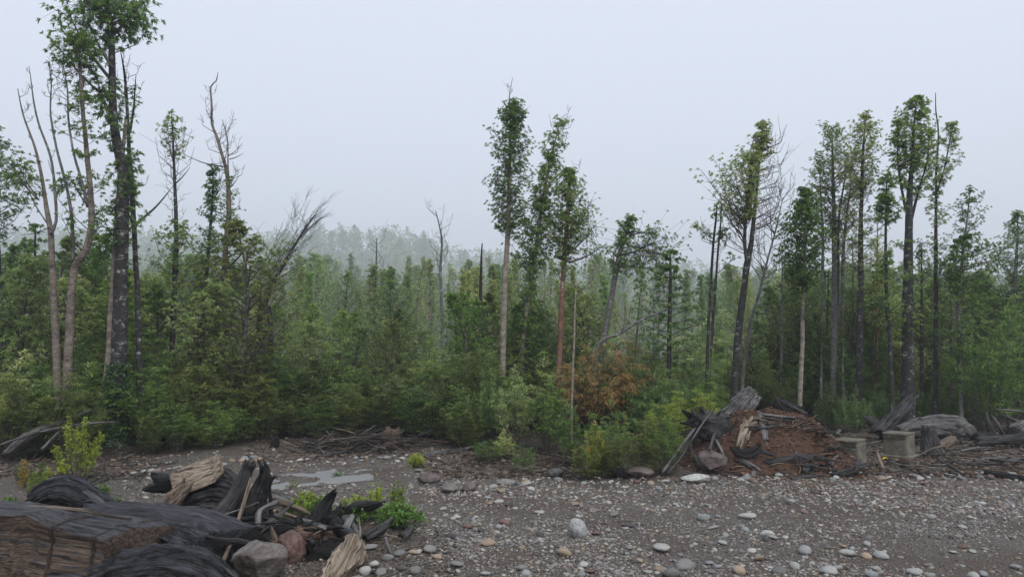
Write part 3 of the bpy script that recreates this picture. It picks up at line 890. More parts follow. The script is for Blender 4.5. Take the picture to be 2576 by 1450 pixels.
feature('bare_pole_tree', 'pair of thin poles with scattered leaf rosettes', 21.5,
        [[(1778, 980, 9), (1782, 850, 8), (1788, 740, 7), (1795, 620, 6), (1800, 560, 5), (1803, 508, 2)],
         [(1786, 985, -8), (1790, 860, 7), (1798, 740, 6), (1808, 600, 5), (1818, 510, 2)]], 'dark', leaf='canelo', seed=17,
        crowns=[dict(y=(520, 560), w=34, n=7, per=2, prof='col')], twigs=[dict(y=(560, 680), n=8, L=.6)],
        pre=lambda tr, lb, lf, rng: boughs(lf, lb, 21.5, [((1797, 590), (1738, 562), 3, 5, 14), ((1797, 600), (1770, 582), 3, 4, 12), ((1800, 610), (1835, 570), 3, 6, 18), ((1800, 690), (1850, 640), 3, 6, 18), ((1803, 600), (1822, 586), 3, 6, 16)], rng, L=.17))
feature('forked_crown_tree', 'forked tree with a spindle crown, leafy on one side and bare on the other', 21.0,
        [[(1845, 1040, 20), (1850, 940, 19), (1858, 840, 18), (1870, 740, 16), (1880, 665, 16), (1892, 600, 12), (1900, 520, 9), (1906, 440, 7), (1912, 370, 5), (1916, 315, 2)],
         [(1880, 668, 10), (1874, 600, 9), (1880, 520, 7), (1886, 440, 5), (1894, 370, 2)]], 'dark',
        [dict(y=(315, 400), w=62, n=30, per=4, L=.17, prof='cone'), dict(y=(390, 560), w=116, n=80, per=5, L=.18, stem=1, bias=(pi, .95), rise=1.1)], 'mid',
        twigs=[dict(y=(370, 620), n=40, L=1.1, rise=.9, bias=0.0), dict(y=(520, 640), n=20, L=.9, stem=1, bias=pi)], seed=18)
feature('dead_leaning_tree', 'thin dead leaning tree without leaves by the forked spindle tree', 22.0,
        [[(1868, 960, 9), (1886, 830, 8), (1910, 740, 7), (1930, 660, 5), (1950, 580, 4), (1966, 500, 1.5)]], 'grey', twigs=[dict(y=(500, 720), n=46, L=.9, rise=1.4)], limb='grey', seed=19)
# ---- right group
feature('bright_leafy_tree', 'bright green leafy tree with a thin pale trunk', 20.0,
        [[(2012, 1030, 11), (2018, 900, 11), (2022, 780, 10), (2024, 690, 8), (2025, 590, 6), (2022, 490, 2)]], 'pale',
        [dict(y=(478, 720), w=122, n=120, per=6, L=.14, Wr=.42, rise=.7, droop=.2), dict(y=(720, 800), w=110, n=18, per=4, L=.14, Wr=.4)], 'bright', seed=20)
feature('multi_stem_tree', 'clump of straight dark stems sharing one tall rounded crown', 25.0,
        [[(2095, 1000, 15), (2097, 850, 14), (2099, 720, 13), (2100, 560, 10), (2098, 420, 7), (2095, 325, 2)],
         [(2108, 1000, -9), (2110, 720, 8), (2112, 560, 7), (2128, 420, 3)], [(2120, 1000, -12), (2122, 720, 10), (2126, 600, 8), (2140, 460, 3)],
         [(2065, 1000, -10), (2068, 720, 9), (2072, 600, 7), (2066, 440, 3)]], 'grey',
        [dict(y=(318, 600), w=120, n=90, per=6, L=.15, prof='col'), dict(y=(380, 640), w=70, n=46, per=5, stem=2, L=.15), dict(y=(380, 640), w=70, n=40, per=5, stem=3, L=.15)], 'mid', seed=21)
feature('tall_dark_tree', 'tall dark straight trunk with a loose open crown between its neighbours', 23.5,
        [[(2160, 1010, 17), (2163, 880, 16), (2166, 740, 15), (2168, 600, 12), (2170, 480, 9), (2172, 380, 6), (2175, 292, 2)]], 'dark',
        [dict(y=(290, 480), w=108, n=70, per=5, L=.15), dict(y=(460, 700), w=110, n=56, per=5, L=.14, prof='col', gap=.35)], 'mid', seed=22)
feature('slim_tree', 'slim lichen spotted trunk with a tuft of big dark leaves', 21.0,
        [[(2242, 1030, 11), (2240, 900, 11), (2234, 780, 10), (2232, 660, 8), (2232, 540, 5), (2232, 440, 2)]], 'dark',
        [dict(y=(440, 490), w=44, n=12, per=4, L=.17), dict(y=(490, 560), w=66, n=26, per=5, L=.19, Wr=.34), dict(y=(640, 820), w=110, n=30, per=4, L=.18, Wr=.34, prof='col', gap=.3)], 'canelo', seed=23)
feature('big_lichen_tree', 'thickest lichen covered trunk among the tall trees, with a high broad crown', 22.0,
        [[(2283, 1020, 33), (2284, 900, 30), (2285, 780, 27), (2287, 650, 22), (2290, 540, 18), (2295, 440, 11), (2300, 340, 7), (2304, 246, 2)],
         [(2289, 560, 9), (2275, 500, 7), (2262, 420, 5), (2252, 310, 2)], [(2290, 560, 9), (2310, 480, 6), (2330, 400, 4), (2340, 330, 2)]], 'dark',
        [dict(y=(246, 430), w=96, n=70, per=6, L=.16), dict(y=(300, 480), w=50, n=34, per=5, stem=1, L=.15), dict(y=(320, 500), w=54, n=34, per=5, stem=2, L=.15), dict(y=(600, 860), w=120, n=40, per=5, L=.14, prof='col', gap=.3)], 'canelo', seed=24)
feature('bare_tipped_tree', 'thin tree whose bare wiry tip stands above its crown', 23.0,
        [[(2352, 1010, 12), (2354, 880, 11), (2355, 740, 10), (2357, 600, 8), (2358, 480, 6), (2360, 400, 5), (2362, 330, 4), (2354, 280, 3), (2350, 235, 1.5)],
         [(2358, 480, 5), (2376, 420, 4), (2392, 360, 3), (2394, 312, 1.5)]], 'dark',
        [dict(y=(312, 480), w=66, n=44, per=5, stem=1, L=.15), dict(y=(480, 720), w=90, n=40, per=5, L=.14, gap=.3)], 'mid', seed=25)
feature('layered_tree', 'dark tree with shaggy drooping flat boughs beside the bare tipped tree', 22.0,
        [[(2418, 1020, 11), (2416, 880, 10), (2412, 760, 9), (2418, 660, 7), (2428, 560, 4), (2434, 488, 2)]], 'grey',
        [dict(y=(480, 590), w=70, n=26, per=5, L=.12), dict(y=(590, 720), w=165, n=46, per=12, k=11, L=.09, layered=True, rise=.3, twig=.4, bias=(0, .5), Wr=.4), dict(y=(720, 850), w=150, n=20, per=9, k=10, L=.09, layered=True, rise=.3, twig=.4, Wr=.4)], 'olive_deep', seed=26)
feature('leafy_tree', 'soft green broad leaved tree at the far border behind the dark bushes', 27.0,
        [[(2548, 1000, 14), (2550, 800, 12), (2553, 660, 8), (2556, 540, 2)]], 'grey', [dict(y=(536, 860), w=140, n=120, per=6, L=.16)], 'mid2', seed=27)
# more trunks that stand in the right hand stand
extra = [(2318, 980, 620, 10, 24, 'dark'), (2205, 960, 560, 8, 26, 'red'), (2140, 960, 600, 8, 27, 'grey'), (2390, 990, 680, 9, 24, 'grey'), (2080, 980, 680, 7, 26, 'dark'), (2215, 960, 640, 6, 27, 'red'), (1965, 1000, 620, 7, 26, 'grey')]
for q, (px, pb, pt, w, d, bk) in enumerate(extra):
    feature('understory_tree', {'dark': 'thin black', 'red': 'thin reddish', 'grey': 'thin grey'}[bk] + ' understory trunk half hidden ' + lm((px - 1288) / FPX * d, d), d,
            [[(px, pb, w), (px + 4, (pb + pt) / 2, w * .8), (px + 2, pt, 2)]], bk, [dict(y=(pt, pt + 260), w=95, n=44, per=5, L=.14, gap=.2)], 'mid' if q % 2 else 'olive', seed=40 + q, group='understory trunks of the tall stand')

# ---- standing dead wood in the middle distance
def snag(label, d, pts, bark='char', tw=0, seed=0, yr=None):
    return feature('dead_snag', label, d, [pts], bark, twigs=[dict(y=yr, n=tw, L=.8, rise=1.3)] if tw else (), limb='twig', seed=seed, seg=7, cat='dead tree')
snag('black charred snag, a tall pointed pole near the pale column tree', 27, [(1208, 930, 11), (1210, 800, 10), (1209, 700, 8), (1213, 610, 3)], seed=60)
snag('short dark broken snag showing above the young trees', 33, [(1176, 900, 8), (1177, 760, 7), (1178, 710, 5)], seed=61)
snag('pale bare forked dead tree standing over the young forest', 34, [(1112, 930, 9), (1112, 800, 8), (1108, 680, 7), (1112, 600, 5), (1096, 530, 2)], 'grey', 26, 62, (540, 690))
snag('thin grey dead tree with a few upright twigs', 36, [(942, 930, 8), (940, 800, 7), (945, 680, 5), (948, 598, 2)], 'grey', 16, 63, (600, 760))
snag('leaning thin dead stem crossing the tiered tree', 21.5, [(1500, 880, 7), (1560, 838, 7), (1620, 800, 6), (1680, 778, 3)], 'grey', 6, 64, (780, 840))
snag('pale thin stem rising from the bamboo thicket', 19.5, [(1438, 1060, 6), (1442, 900, 6), (1446, 780, 5), (1450, 700, 2)], 'pale', 5, 65, (720, 900))
snag('dark stump of a broken trunk under the windswept tree', 24.5, [(680, 900, 16), (678, 800, 15), (676, 770, 12)], 'char', 0, 66)

# ---- young forest behind: a few built, then copied
def make_young(idx):
    rng = np.random.default_rng(300 + idx)
    H = 8.0
    tr, lb, lf = MB(), MB(), MB()
    p, q = resample([[0, 0, -.3], [rng.normal(0, .08), rng.normal(0, .08), 2.5], [rng.normal(0, .15), rng.normal(0, .15), 5.5], [rng.normal(0, .2), 0, H]], [.10, .085, .05, .01], .4)
    tube(tr, p, q, 6)
    lo = [2.2, 2.8, 1.8, 3.2, 2.4, 1.4][idx]
    wd = [.95, 1.25, 1.15, 1.5, .7, 1.2][idx]
    if idx == 5:
        crown(lf, lb, p, lo, H, prof_cone(1.3), 64, rng, rise=.3, k=8, L=.11, per=9, layered=True, twig=.4, Wr=.4)
    else:
        crown(lf, lb, p, lo, H, prof_cone(wd) if idx in (0, 2, 4) else prof_lens(wd), 110, rng, rise=1.0, k=8, L=.125, Wr=.34, per=9, gap=.2, twig=.45, ragged=.4)
    e = finish_tree('young_tree', np.array([0, 0, 0.]), [('trunk', tr, BARK[['pale', 'pale', 'grey', 'dark', 'pale', 'dark'][idx]], True), ('limbs', lb, BARK['twig'], True), ('crown', lf, LEAF[['mid', 'mid2', 'mid', 'canelo', 'mid2', 'layer'][idx]], False)],
                    'young slender forest tree', 'young trees of the misty forest')
    return e
def ylab(k, x, d):
    return ('tall far ' if d > 85 else 'distant ' if d > 55 else 'nearer ') + YS[k] + ' ' + lm(x, d)
YS = ['grey green spindle crowned young tree', 'narrow blue green columnar young tree', 'wide crowned dark stemmed young tree', 'deep green columnar young tree', 'slim pale stemmed young tree', 'tiered dark green young tree']
YL = ['young forest tree with a spindle shaped grey green crown in the misty stand', 'young forest tree with a narrow blue green column crown in the misty stand', 'young forest tree with a wide spindle crown and dark stem in the misty stand',
      'young forest tree with a deep green column crown in the misty stand', 'slim pale stemmed young forest tree with a blue green crown in the misty stand', 'young forest tree with tiered dark green boughs in the misty stand']
young = [make_young(k) for k in range(6)]
first = [True] * 6
rng = np.random.default_rng(77)
spots = []
tries = 0
while len(spots) < 292 and tries < 9000:
    tries += 1
    d = 27 + 200 * rng.random() ** 1.7
    px = rng.uniform(-150, 2730)
    x = (px - 1288) / FPX * d
    if any((x - a) ** 2 + (d - b_) ** 2 < (.9 + d * .019) ** 2 for a, b_, *_ in spots): continue
    if px > 2300 and d < 36 and rng.random() < .5: continue
    top = np.interp(px, [-100, 300, 600, 800, 1050, 1200, 1450, 1650, 1900, 2200, 2700], [650, 655, 668, 655, 668, 665, 660, 665, 690, 680, 680]) + abs(rng.normal(0, 34)) - 24
    top += 34 * (1 - sstep(28, 46, d))
    top = float(top)
    hgt = (880 - top) / FPX * d + HC
    if hgt < 3.5: continue
    spots.append((x, d, hgt))
for (x, d, hgt) in spots:
    k = int(rng.choice(6, p=[.25, .2, .2, .15, .15, .05]))
    g = gz1(x, d)
    sc = (hgt - g) / 8.0
    wx = rng.uniform(.7, 1.4); s3 = (sc * wx * rng.uniform(.9, 1.1), sc * wx, sc)
    tl = tuple(rng.normal(0, .045, 2)); rz = rng.uniform(0, 6.28)
    if first[k]:
        o = young[k]; o.location = (x, d, g); o.scale = s3; o.rotation_euler = (*tl, rz); o['label'] = ylab(k, x, d); first[k] = False
    else:
        copy_tree(young[k], (x, d, g), rz, s3, tl, ylab(k, x, d))

# ---- far hillside in the fog
def make_far(idx):
    rng = np.random.default_rng(400 + idx)
    H = 11.0
    tr, lb, lf = MB(), MB(), MB()
    p, q = resample([[0, 0, -.5], [.1, 0, 4], [0, .1, 8], [.1, 0, H]], [.2, .17, .1, .02], 1.0)
    tube(tr, p, q, 5)
    crown(lf, lb, p, 2.0, H, [prof_lens(2.4), prof_col(1.9), prof_cone(2.8)][idx], 70, rng, rise=.6, k=6, L=.42, Wr=.45, per=6, r_br=.03)
    return finish_tree('far_tree', np.array([0, 0, 0.]), [('trunk', tr, BARK['dark'], True), ('limbs', lb, BARK['dark'], True), ('crown', lf, LEAF['canelo'], False)], 'x', 'trees on the foggy far hillside')
far = [make_far(k) for k in range(3)]
FLb = ['faint round crowned tree dissolving in fog on the far hillside', 'faint narrow tree dissolving in fog on the far hillside', 'faint broad based tree dissolving in fog on the far hillside']
ff = [True] * 3
for q in range(285):
    d = rng.uniform(240, 760); px = rng.uniform(-120, 2700)
    x = (px - 1288) / FPX * d; g = gz1(x, d)
    k = q % 3; sc = rng.uniform(1.4, 2.5)
    if ff[k]:
        far[k].location = (x, d, g); far[k].scale = (sc,) * 3; far[k]['label'] = FLb[k]; ff[k] = False
    else:
        copy_tree(far[k], (x, d, g), rng.uniform(0, 6.28), (sc * rng.uniform(.9, 1.3), sc * rng.uniform(.9, 1.3), sc), (0, 0), FLb[k])
# the rest of the far wood reads as one mass
rg = np.random.default_rng(44)
nt_ = 3600; nl = 26
d = 250 + 560 * rg.random(nt_); px = rg.uniform(-160, 2740, nt_); x = (px - 1288) / FPX * d
g = gz(x, d); Ht = rg.uniform(14, 27, nt_)
t = rg.random((nt_, nl)); az = rg.uniform(0, 6.28, (nt_, nl))
rad = Ht[:, None] * .26 * np.sin(pi * (.12 + .86 * t)) ** .8 * np.sqrt(rg.random((nt_, nl)))
base = np.stack([x[:, None] + np.cos(az) * rad, d[:, None] + np.sin(az) * rad, g[:, None] + Ht[:, None] * (.12 + .88 * t)], -1).reshape(-1, 3)
dr = rg.normal(size=base.shape); dr[:, 2] += .3
mb = MB(); leaves(mb, base, dr, rg.uniform(2.2, 4.2, len(base)), rg.uniform(1.3, 2.6, len(base)), rg, .3)
tag(link('far_wood', mb.mesh('far_wood', LEAF['canelo'])), 'wooded far hillside fading into the fog', kind='stuff')

# ---- leafy half grown trees close behind the forest edge
def make_near(idx):
    rng = np.random.default_rng(350 + idx)
    H = 5.0
    tr, lb, lf = MB(), MB(), MB()
    p, q = resample([[0, 0, -.2], [rng.normal(0, .06), rng.normal(0, .06), 1.7], [rng.normal(0, .12), rng.normal(0, .12), 3.4], [rng.normal(0, .15), 0, H]], [.065, .055, .035, .008], .3)
    tube(tr, p, q, 6)
    crown(lf, lb, p, [1.0, 1.5, .8, 1.2][idx], H, [prof_lens(.95), prof_col(.75), prof_lens(1.1), prof_col(.85)][idx], 120, rng, rise=.8, k=10, L=[.13, .12, .11, .14][idx], Wr=.34, per=7, gap=.1)
    return finish_tree('half_grown_tree', np.array([0, 0, 0.]), [('trunk', tr, BARK[['dark', 'pale', 'grey', 'dark'][idx]], True), ('limbs', lb, BARK['twig'], True), ('crown', lf, LEAF[['canelo', 'bright', 'olive', 'mid'][idx]], False)], 'x', 'half grown trees close behind the forest edge')
near = [make_near(k) for k in range(4)]
NS = ['half grown leafy tree with deep green rosettes', 'half grown tree with fresh green leaves', 'half grown tree with olive leaves', 'half grown tree with pale green leaves']
nf = [True] * 4
rng = np.random.default_rng(78)
zones = [((-80, 620), 20, (18.8, 27), (4.0, 6.2)), ((1150, 1480), 10, (21.5, 27), (3.2, 4.6)), ((1900, 2600), 36, (22.5, 29), (2.6, 5.4)), ((620, 1200), 12, (24, 30), (3.0, 4.2))]
sp2 = []
for (pr_, cnt_, dr_, hr_) in zones:
    c_ = 0; tr_ = 0
    while c_ < cnt_ and tr_ < 600:
        tr_ += 1
        px = rng.uniform(*pr_); d = rng.uniform(*dr_); x = (px - 1288) / FPX * d
        if d < edge_d(px) + 1.2 or any((x - u_) ** 2 + (d - v_) ** 2 < 1.2 for u_, v_ in sp2): continue
        sp2.append((x, d)); c_ += 1
        k = int(rng.choice(4, p=[.3, .2, .2, .3] if pr_[0] > 1800 else [.4, .2, .15, .25])); g = gz1(x, d); sc = rng.uniform(*hr_) / 5.0; lab = NS[k] + ' ' + lm(x, d)
        s3 = (sc * rng.uniform(.85, 1.2), sc * rng.uniform(.85, 1.2), sc); rz = rng.uniform(0, 6.28)
        if nf[k]:
            near[k].location = (x, d, g); near[k].scale = s3; near[k].rotation_euler = (0, 0, rz); near[k]['label'] = lab; nf[k] = False
        else:
            copy_tree(near[k], (x, d, g), rz, s3, tuple(rng.normal(0, .03, 2)), lab)
# ================================================================== SHRUBS
def shrub_geo(rng, H, R, ns=26, nt=22, nl=14, L=.05, Wr=.5, up=.8, twl=.28, lean=.35, top=1.0, droop=.1, droop_t=0.0, r0=.012, hollow=.0, spray=False):
    """upright stems, side twigs, small leaves; returns (wood, leaves)"""
    wd, lf = MB(), MB()
    az = rng.uniform(0, 2 * pi, ns); rr = np.sqrt(rng.random(ns)) * R
    hh = H * (1 - .45 * (rr / max(R, .01)) ** 2) * rng.uniform(.72, 1.08, ns)
    A = np.stack([np.cos(az) * rr * .25, np.sin(az) * rr * .25, np.full(ns, -.05)], 1)
    C = np.stack([np.cos(az) * rr, np.sin(az) * rr, hh], 1)
    B = np.stack([np.cos(az) * rr * .8, np.sin(az) * rr * .8, hh * .5], 1) + rng.normal(size=(ns, 3)) * .05 * H * .3
    C[:, 2] -= droop_t * rr
    tubes_batch(wd, A, B, C, r0, .003, 4)
    t = np.clip(rng.beta(1.5, 1.0, (ns, nt)) * .86 + .14, hollow, 1)[:, :, None]
    p = A[:, None] * (1 - t) ** 2 + 2 * B[:, None] * t * (1 - t) + C[:, None] * t * t
    radial = np.stack([np.cos(az), np.sin(az), 0 * az], 1)[:, None, :]
    if spray:
        # flat leafy sprays that reach outward, one above the other
        o = rng.normal(size=(ns, nt, 3)); o[:, :, 2] = np.abs(o[:, :, 2]) * up * .5
        o = nrm(nrm(o) + radial * lean * 1.3) * twl * 1.5 * rng.uniform(.55, 1.15, (ns, nt, 1)) * (1.3 - .8 * t) * top
        q = p + o
        twigs_batch(wd, p.reshape(-1, 3), q.reshape(-1, 3), .004, .002)
        lat = nrm(np.cross(nrm(o), np.array([0, 0, 1.0])))
        s = rng.uniform(.1, 1.0, (ns, nt, nl, 1)); sd = rng.uniform(-1, 1, (ns, nt, nl, 1))
        ln = np.linalg.norm(o, axis=-1)[:, :, None, None]
        base = p[:, :, None] + o[:, :, None] * s + lat[:, :, None] * sd * ln * .55 * (1.1 - s)
        base = base + rng.normal(size=base.shape) * L * .25
        d = nrm(o)[:, :, None] * .8 + lat[:, :, None] * np.sign(sd) * .6 + rng.normal(size=base.shape) * .3
        var = np.clip(rng.random((ns, nt, 1)) * .6 + rng.random((ns, nt, nl)) * .25 + .2 * s[..., 0], 0, 1)
        l = L * rng.uniform(.7, 1.3, ns * nt * nl)
        leaves(lf, base.reshape(-1, 3), d.reshape(-1, 3), l, l * Wr, rng, droop, var.ravel(), flat=.75)
        return wd, lf
    o = rng.normal(size=(ns, nt, 3)); o[:, :, 2] = np.abs(o[:, :, 2]) * up + .15
    o = nrm(o + radial * lean) * twl * rng.uniform(.4, 1.1, (ns, nt, 1)) * (1.25 - .75 * t) * top
    q = p + o
    twigs_batch(wd, p.reshape(-1, 3), q.reshape(-1, 3), .004, .002)
    s = rng.uniform(.15, 1.05, (ns, nt, nl, 1))
    base = p[:, :, None] + o[:, :, None] * s
    d = nrm(o)[:, :, None] * .5 + rng.normal(size=(ns, nt, nl, 3)) * .55
    d[..., 2] += .15
    var = np.clip(np.repeat(rng.random((ns, nt, 1)), nl, 2) * .55 + rng.random((ns, nt, nl)) * .3 + .15 * t[:, :, :] , 0, 1)
    l = L * rng.uniform(.7, 1.3, ns * nt * nl)
    leaves(lf, base.reshape(-1, 3), d.reshape(-1, 3), l, l * Wr, rng, droop, var.ravel(), flat=.4)
    return wd, lf

def make_shrub(name, seed, leaf, label, cat='shrub', group=None, bark='twig', **kw):
    wd, lf = shrub_geo(np.random.default_rng(seed), **kw)
    return finish_tree(name, np.zeros(3), [('stems', wd, BARK[bark], False), ('foliage', lf, LEAF[leaf], False)], label, group, cat)

# prototypes are built at their first place and copied from there
PROTO = {}
def proto(key):
    if key in PROTO: return PROTO[key], False
    spec = {
        'olive1': dict(name='olive_shrub', seed=501, leaf='olive', H=2.7, R=.95, ns=26, nt=13, nl=30, L=.068, spray=True),
        'olive2': dict(name='olive_shrub', seed=502, leaf='olive', H=2.7, R=.8, ns=26, nt=13, nl=30, L=.068, spray=True, twl=.24),
        'deep1':  dict(name='dense_shrub', seed=503, leaf='olive_deep', H=2.7, R=1.05, ns=26, nt=13, nl=30, L=.068, spray=True, up=.5, lean=.6),
        'deep2':  dict(name='dense_shrub', seed=504, leaf='olive_deep', H=2.7, R=.9, ns=26, nt=13, nl=30, L=.068, spray=True, up=.6),
        'green1': dict(name='leafy_shrub', seed=505, leaf='canelo', H=2.7, R=.95, ns=22, nt=11, nl=20, L=.115, spray=True, Wr=.36, twl=.34),
        'green2': dict(name='leafy_shrub', seed=506, leaf='mid', H=2.7, R=.9, ns=22, nt=11, nl=20, L=.115, spray=True, Wr=.38, twl=.32),
        'bright': dict(name='fern_leaved_shrub', seed=507, leaf='yellowgreen', H=1.8, R=.8, ns=20, nt=10, nl=28, L=.065, spray=True, Wr=.42, up=.3, lean=.9, twl=.34),
        'brightg': dict(name='fern_leaved_shrub', seed=508, leaf='bright', H=1.8, R=.8, ns=20, nt=10, nl=28, L=.065, spray=True, Wr=.42, up=.35, lean=.8, twl=.34),
        'bamboo': dict(name='bamboo_clump', seed=509, leaf='bamboo', H=2.6, R=1.5, ns=44, nt=20, nl=15, L=.13, Wr=.16, up=.1, lean=1.3, twl=.42, droop=.4, droop_t=.25, hollow=.3),
        'rust':   dict(name='bamboo_clump', seed=510, leaf='rust', H=2.6, R=1.2, ns=40, nt=18, nl=15, L=.12, Wr=.15, up=.3, lean=1.0, twl=.40, droop=.4, droop_t=.15, hollow=.3),
        'spire':  dict(name='spiry_shrub', seed=511, leaf='yellowgreen', H=1.7, R=.55, ns=20, nt=26, nl=12, L=.05, Wr=.5, up=1.2, lean=.3, twl=.15),
    }[key]
    s = dict(spec)
    nm = s.pop('name'); sd = s.pop('seed'); lfm = s.pop('leaf')
    PROTO[key] = make_shrub(nm, sd, lfm, 'x', **s)
    PROTO[key]['H'] = spec['H']
    return PROTO[key], True

def put(key, x, y, h, rz, wide=1.0, label=None, group=None, z=None):
    pr, new = proto(key)
    sc = h / pr['H']
    s3 = (sc * wide, sc * wide, sc)
    zz = surf1(x, y) if z is None else z
    if new:
        pr.location = (float(x), float(y), zz); pr.scale = s3; pr.rotation_euler = (0, 0, rz)
        o = pr
    else:
        o = copy_tree(pr, (x, y, zz), rz, s3)
    o['label'] = label
    if group: o['group'] = group
    elif 'group' in o: del o['group']
    return o

SLAB = {
    'olive1': 'bushy olive green shrub with tiny brownish leaves in the understory thicket',
    'olive2': 'upright olive green shrub with tiny leaves in the understory thicket',
    'deep1': 'wide dark green fine leaved shrub in the understory thicket',
    'deep2': 'upright dark green fine leaved shrub in the understory thicket',
    'green1': 'larger leaved deep green shrub in the understory thicket',
    'green2': 'pale green leafy shrub in the understory thicket',
    'bamboo': 'arching yellow green bamboo clump in the understory thicket',
    'rust': 'rusty orange bamboo clump in the understory thicket',
    'brightg': 'bright green feathery shrub in the understory thicket',
    'bright': 'yellow green feathery shrub in the understory thicket',
}
def slab(key, x, y, off):
    row = 'front row' if off[0] < 1.1 else 'second row' if off[0] < 4 else 'inner'
    return row + ' ' + SLAB[key].replace(' in the understory thicket', '') + ' ' + lm(x, y)
rng = np.random.default_rng(900)
cnt = 0
CLEAR = [(222, 345, 18.7), (118, 192, 17.6), (1385, 1425, 21), (1835, 1872, 21.2), (2002, 2032, 20.2), (2222, 2312, 22.2), (1664, 1702, 22.2), (1420, 1760, 21.6), (1245, 1285, 20)]
used_xy = []
def scatter(n, off, hts, keys, probs, pxr, wide=(.9, 1.25), mind=.75):
    global cnt
    tr_ = 0; k_ = 0
    while k_ < n and tr_ < n * 30:
        tr_ += 1
        px = rng.uniform(*pxr)
        e = float(edge_d(px))
        y = e + rng.uniform(*off)
        x = (px - 1288) / FPX * y
        if any((x - a) ** 2 + (y - b_) ** 2 < mind ** 2 for a, b_ in used_xy): continue
        if mound_h(np.array([x]), np.array([y]))[0] > .12 and px > 1700: continue
        if any(a_ < px < b2 and y < d_ for a_, b2, d_ in CLEAR): continue
        used_xy.append((x, y))
        key = str(rng.choice(keys, p=probs))
        put(key, x, y, rng.uniform(*hts), rng.uniform(0, 6.28), rng.uniform(*wide), slab(key, x, y, off), 'understory shrubs along the forest edge')
        k_ += 1
OD = ['olive1', 'olive2', 'deep1', 'deep2', 'green1', 'green2']
scatter(10, (.1, 1.0), (1.3, 2.1), OD, [.2, .2, .25, .2, .1, .05], (-60, 330))
scatter(24, (.3, 1.2), (1.1, 1.9), OD, [.3, .22, .2, .18, .06, .04], (380, 1180), mind=.6)
scatter(26, (1.2, 2.8), (1.8, 2.7), OD, [.32, .25, .18, .18, .05, .02], (330, 1200))
scatter(20, (2.8, 5.0), (2.2, 3.0), OD, [.2, .2, .2, .2, .12, .08], (-80, 1280))
scatter(14, (.6, 2.8), (1.8, 2.8), OD, [.1, .12, .3, .28, .15, .05], (-100, 380))
scatter(34, (5.0, 9.0), (2.2, 3.1), OD, [.15, .15, .12, .13, .2, .25], (-120, 1420))
scatter(34, (9.0, 20.0), (1.8, 3.0), OD, [.06, .1, .1, .12, .25, .37], (-120, 1700))
scatter(18, (7.5, 11.0), (2.2, 3.2), OD, [.1, .1, .2, .2, .2, .2], (1250, 1750))
scatter(16, (.2, 2.0), (1.2, 2.2), OD, [.15, .15, .25, .25, .12, .08], (1850, 2620))
scatter(26, (2.0, 6.0), (1.6, 2.9), OD, [.14, .14, .12, .15, .2, .25], (1720, 2650))
scatter(30, (6.0, 16.0), (2.6, 4.2), OD, [.06, .1, .14, .15, .25, .30], (1700, 2720))

def at(key, px, py, h_px, label, wide=1.0, group=None, z=0.0, d=None):
    """a shrub whose foot is seen at (px, py) and that is h_px tall in the photograph"""
    g = G(px, py, z) if d is None else P(px, py, d)
    return put(key, g[0], g[1], h_px * mpp(g[1]), rng.uniform(0, 6.28), wide, label, group)

# the bamboo thicket between the leaning tree and the mound
at('rust', 1530, 1090, 235, 'tall rusty orange bamboo clump, highest of the thicket behind the mound', 1.35)
at('rust', 1480, 1075, 190, 'rusty orange bamboo clump against the red barked tree', .8)
at('bamboo', 1615, 1095, 190, 'green bamboo clump with orange tinged tips beside the rusty one', 1.0)
at('bamboo', 1670, 1105, 185, 'feathery green bamboo clump leaning toward the mound', 1.0)
at('rust', 1610, 1075, 195, 'rusty bamboo clump between two green bamboo clumps', .6)
at('bamboo', 1720, 1105, 165, 'yellowish green bamboo clump just behind the root ball', .8)
at('rust', 1585, 1068, 200, 'wide rusty bamboo clump at the back of the thicket behind the mound', 1.4)
at('rust', 1445, 1062, 165, 'rusty bamboo clump right behind the red barked tree', 1.2)
at('rust', 1352, 1080, 165, 'small rusty bamboo clump under the three tall trees', .6)
at('bamboo', 1225, 1120, 180, 'thin yellow green bamboo at the foot of the pale column tree', .6)
at('green2', 1290, 1130, 200, 'soft green shrub wrapped around the pale column tree', .7)
at('deep2', 1380, 1140, 190, 'dark shrub in the shade below the red barked tree', .9)
at('deep1', 1530, 1170, 175, 'dark bushy shrub in front of the bamboo thicket', .9)
at('deep2', 1440, 1165, 150, 'dark fine leaved shrub in front of the rusty bamboo', .8)
at('olive1', 1545, 1198, 120, 'low olive shrub with orange tips at the gravel edge', 1.15)
at('olive2', 1470, 1207, 110, 'low olive shrub leaning over the gravel edge', 1.2)
at('olive1', 1620, 1192, 145, 'olive shrub beside the low reddish boulder', .95)
at('spire', 1500, 1195, 135, 'spiry yellow green shrub rising from the olive ones', .9)
at('brightg', 1655, 1190, 150, 'bright feathery green shrub at the foot of the root ball', .8)
at('bright', 1690, 1155, 165, 'yellow green feathery shrub behind the root ball', .8)
at('bright', 1745, 1120, 165, 'yellow green feathery shrub beside the mound stump', .8)
at('brightg', 1780, 1110, 150, 'bright green feathery shrub behind the mound', .9)
at('bright', 1830, 1085, 120, 'pale yellow green feathery shrub behind the mound stump', .7)
at('green2', 1770, 1080, 190, 'tall pale green shrub behind the mound stump', .7)
at('brightg', 1318, 1192, 84, 'small bright green bush at the gravel edge below the tall trees', .7)
at('brightg', 1225, 1155, 60, 'low bright green bush beside the fallen grey log', 1.2)
at('green2', 1270, 1150, 70, 'low pale green bush next to the fallen grey log', 1.0)
at('olive1', 1180, 1130, 90, 'small olive shrub by the fallen grey log', .8)
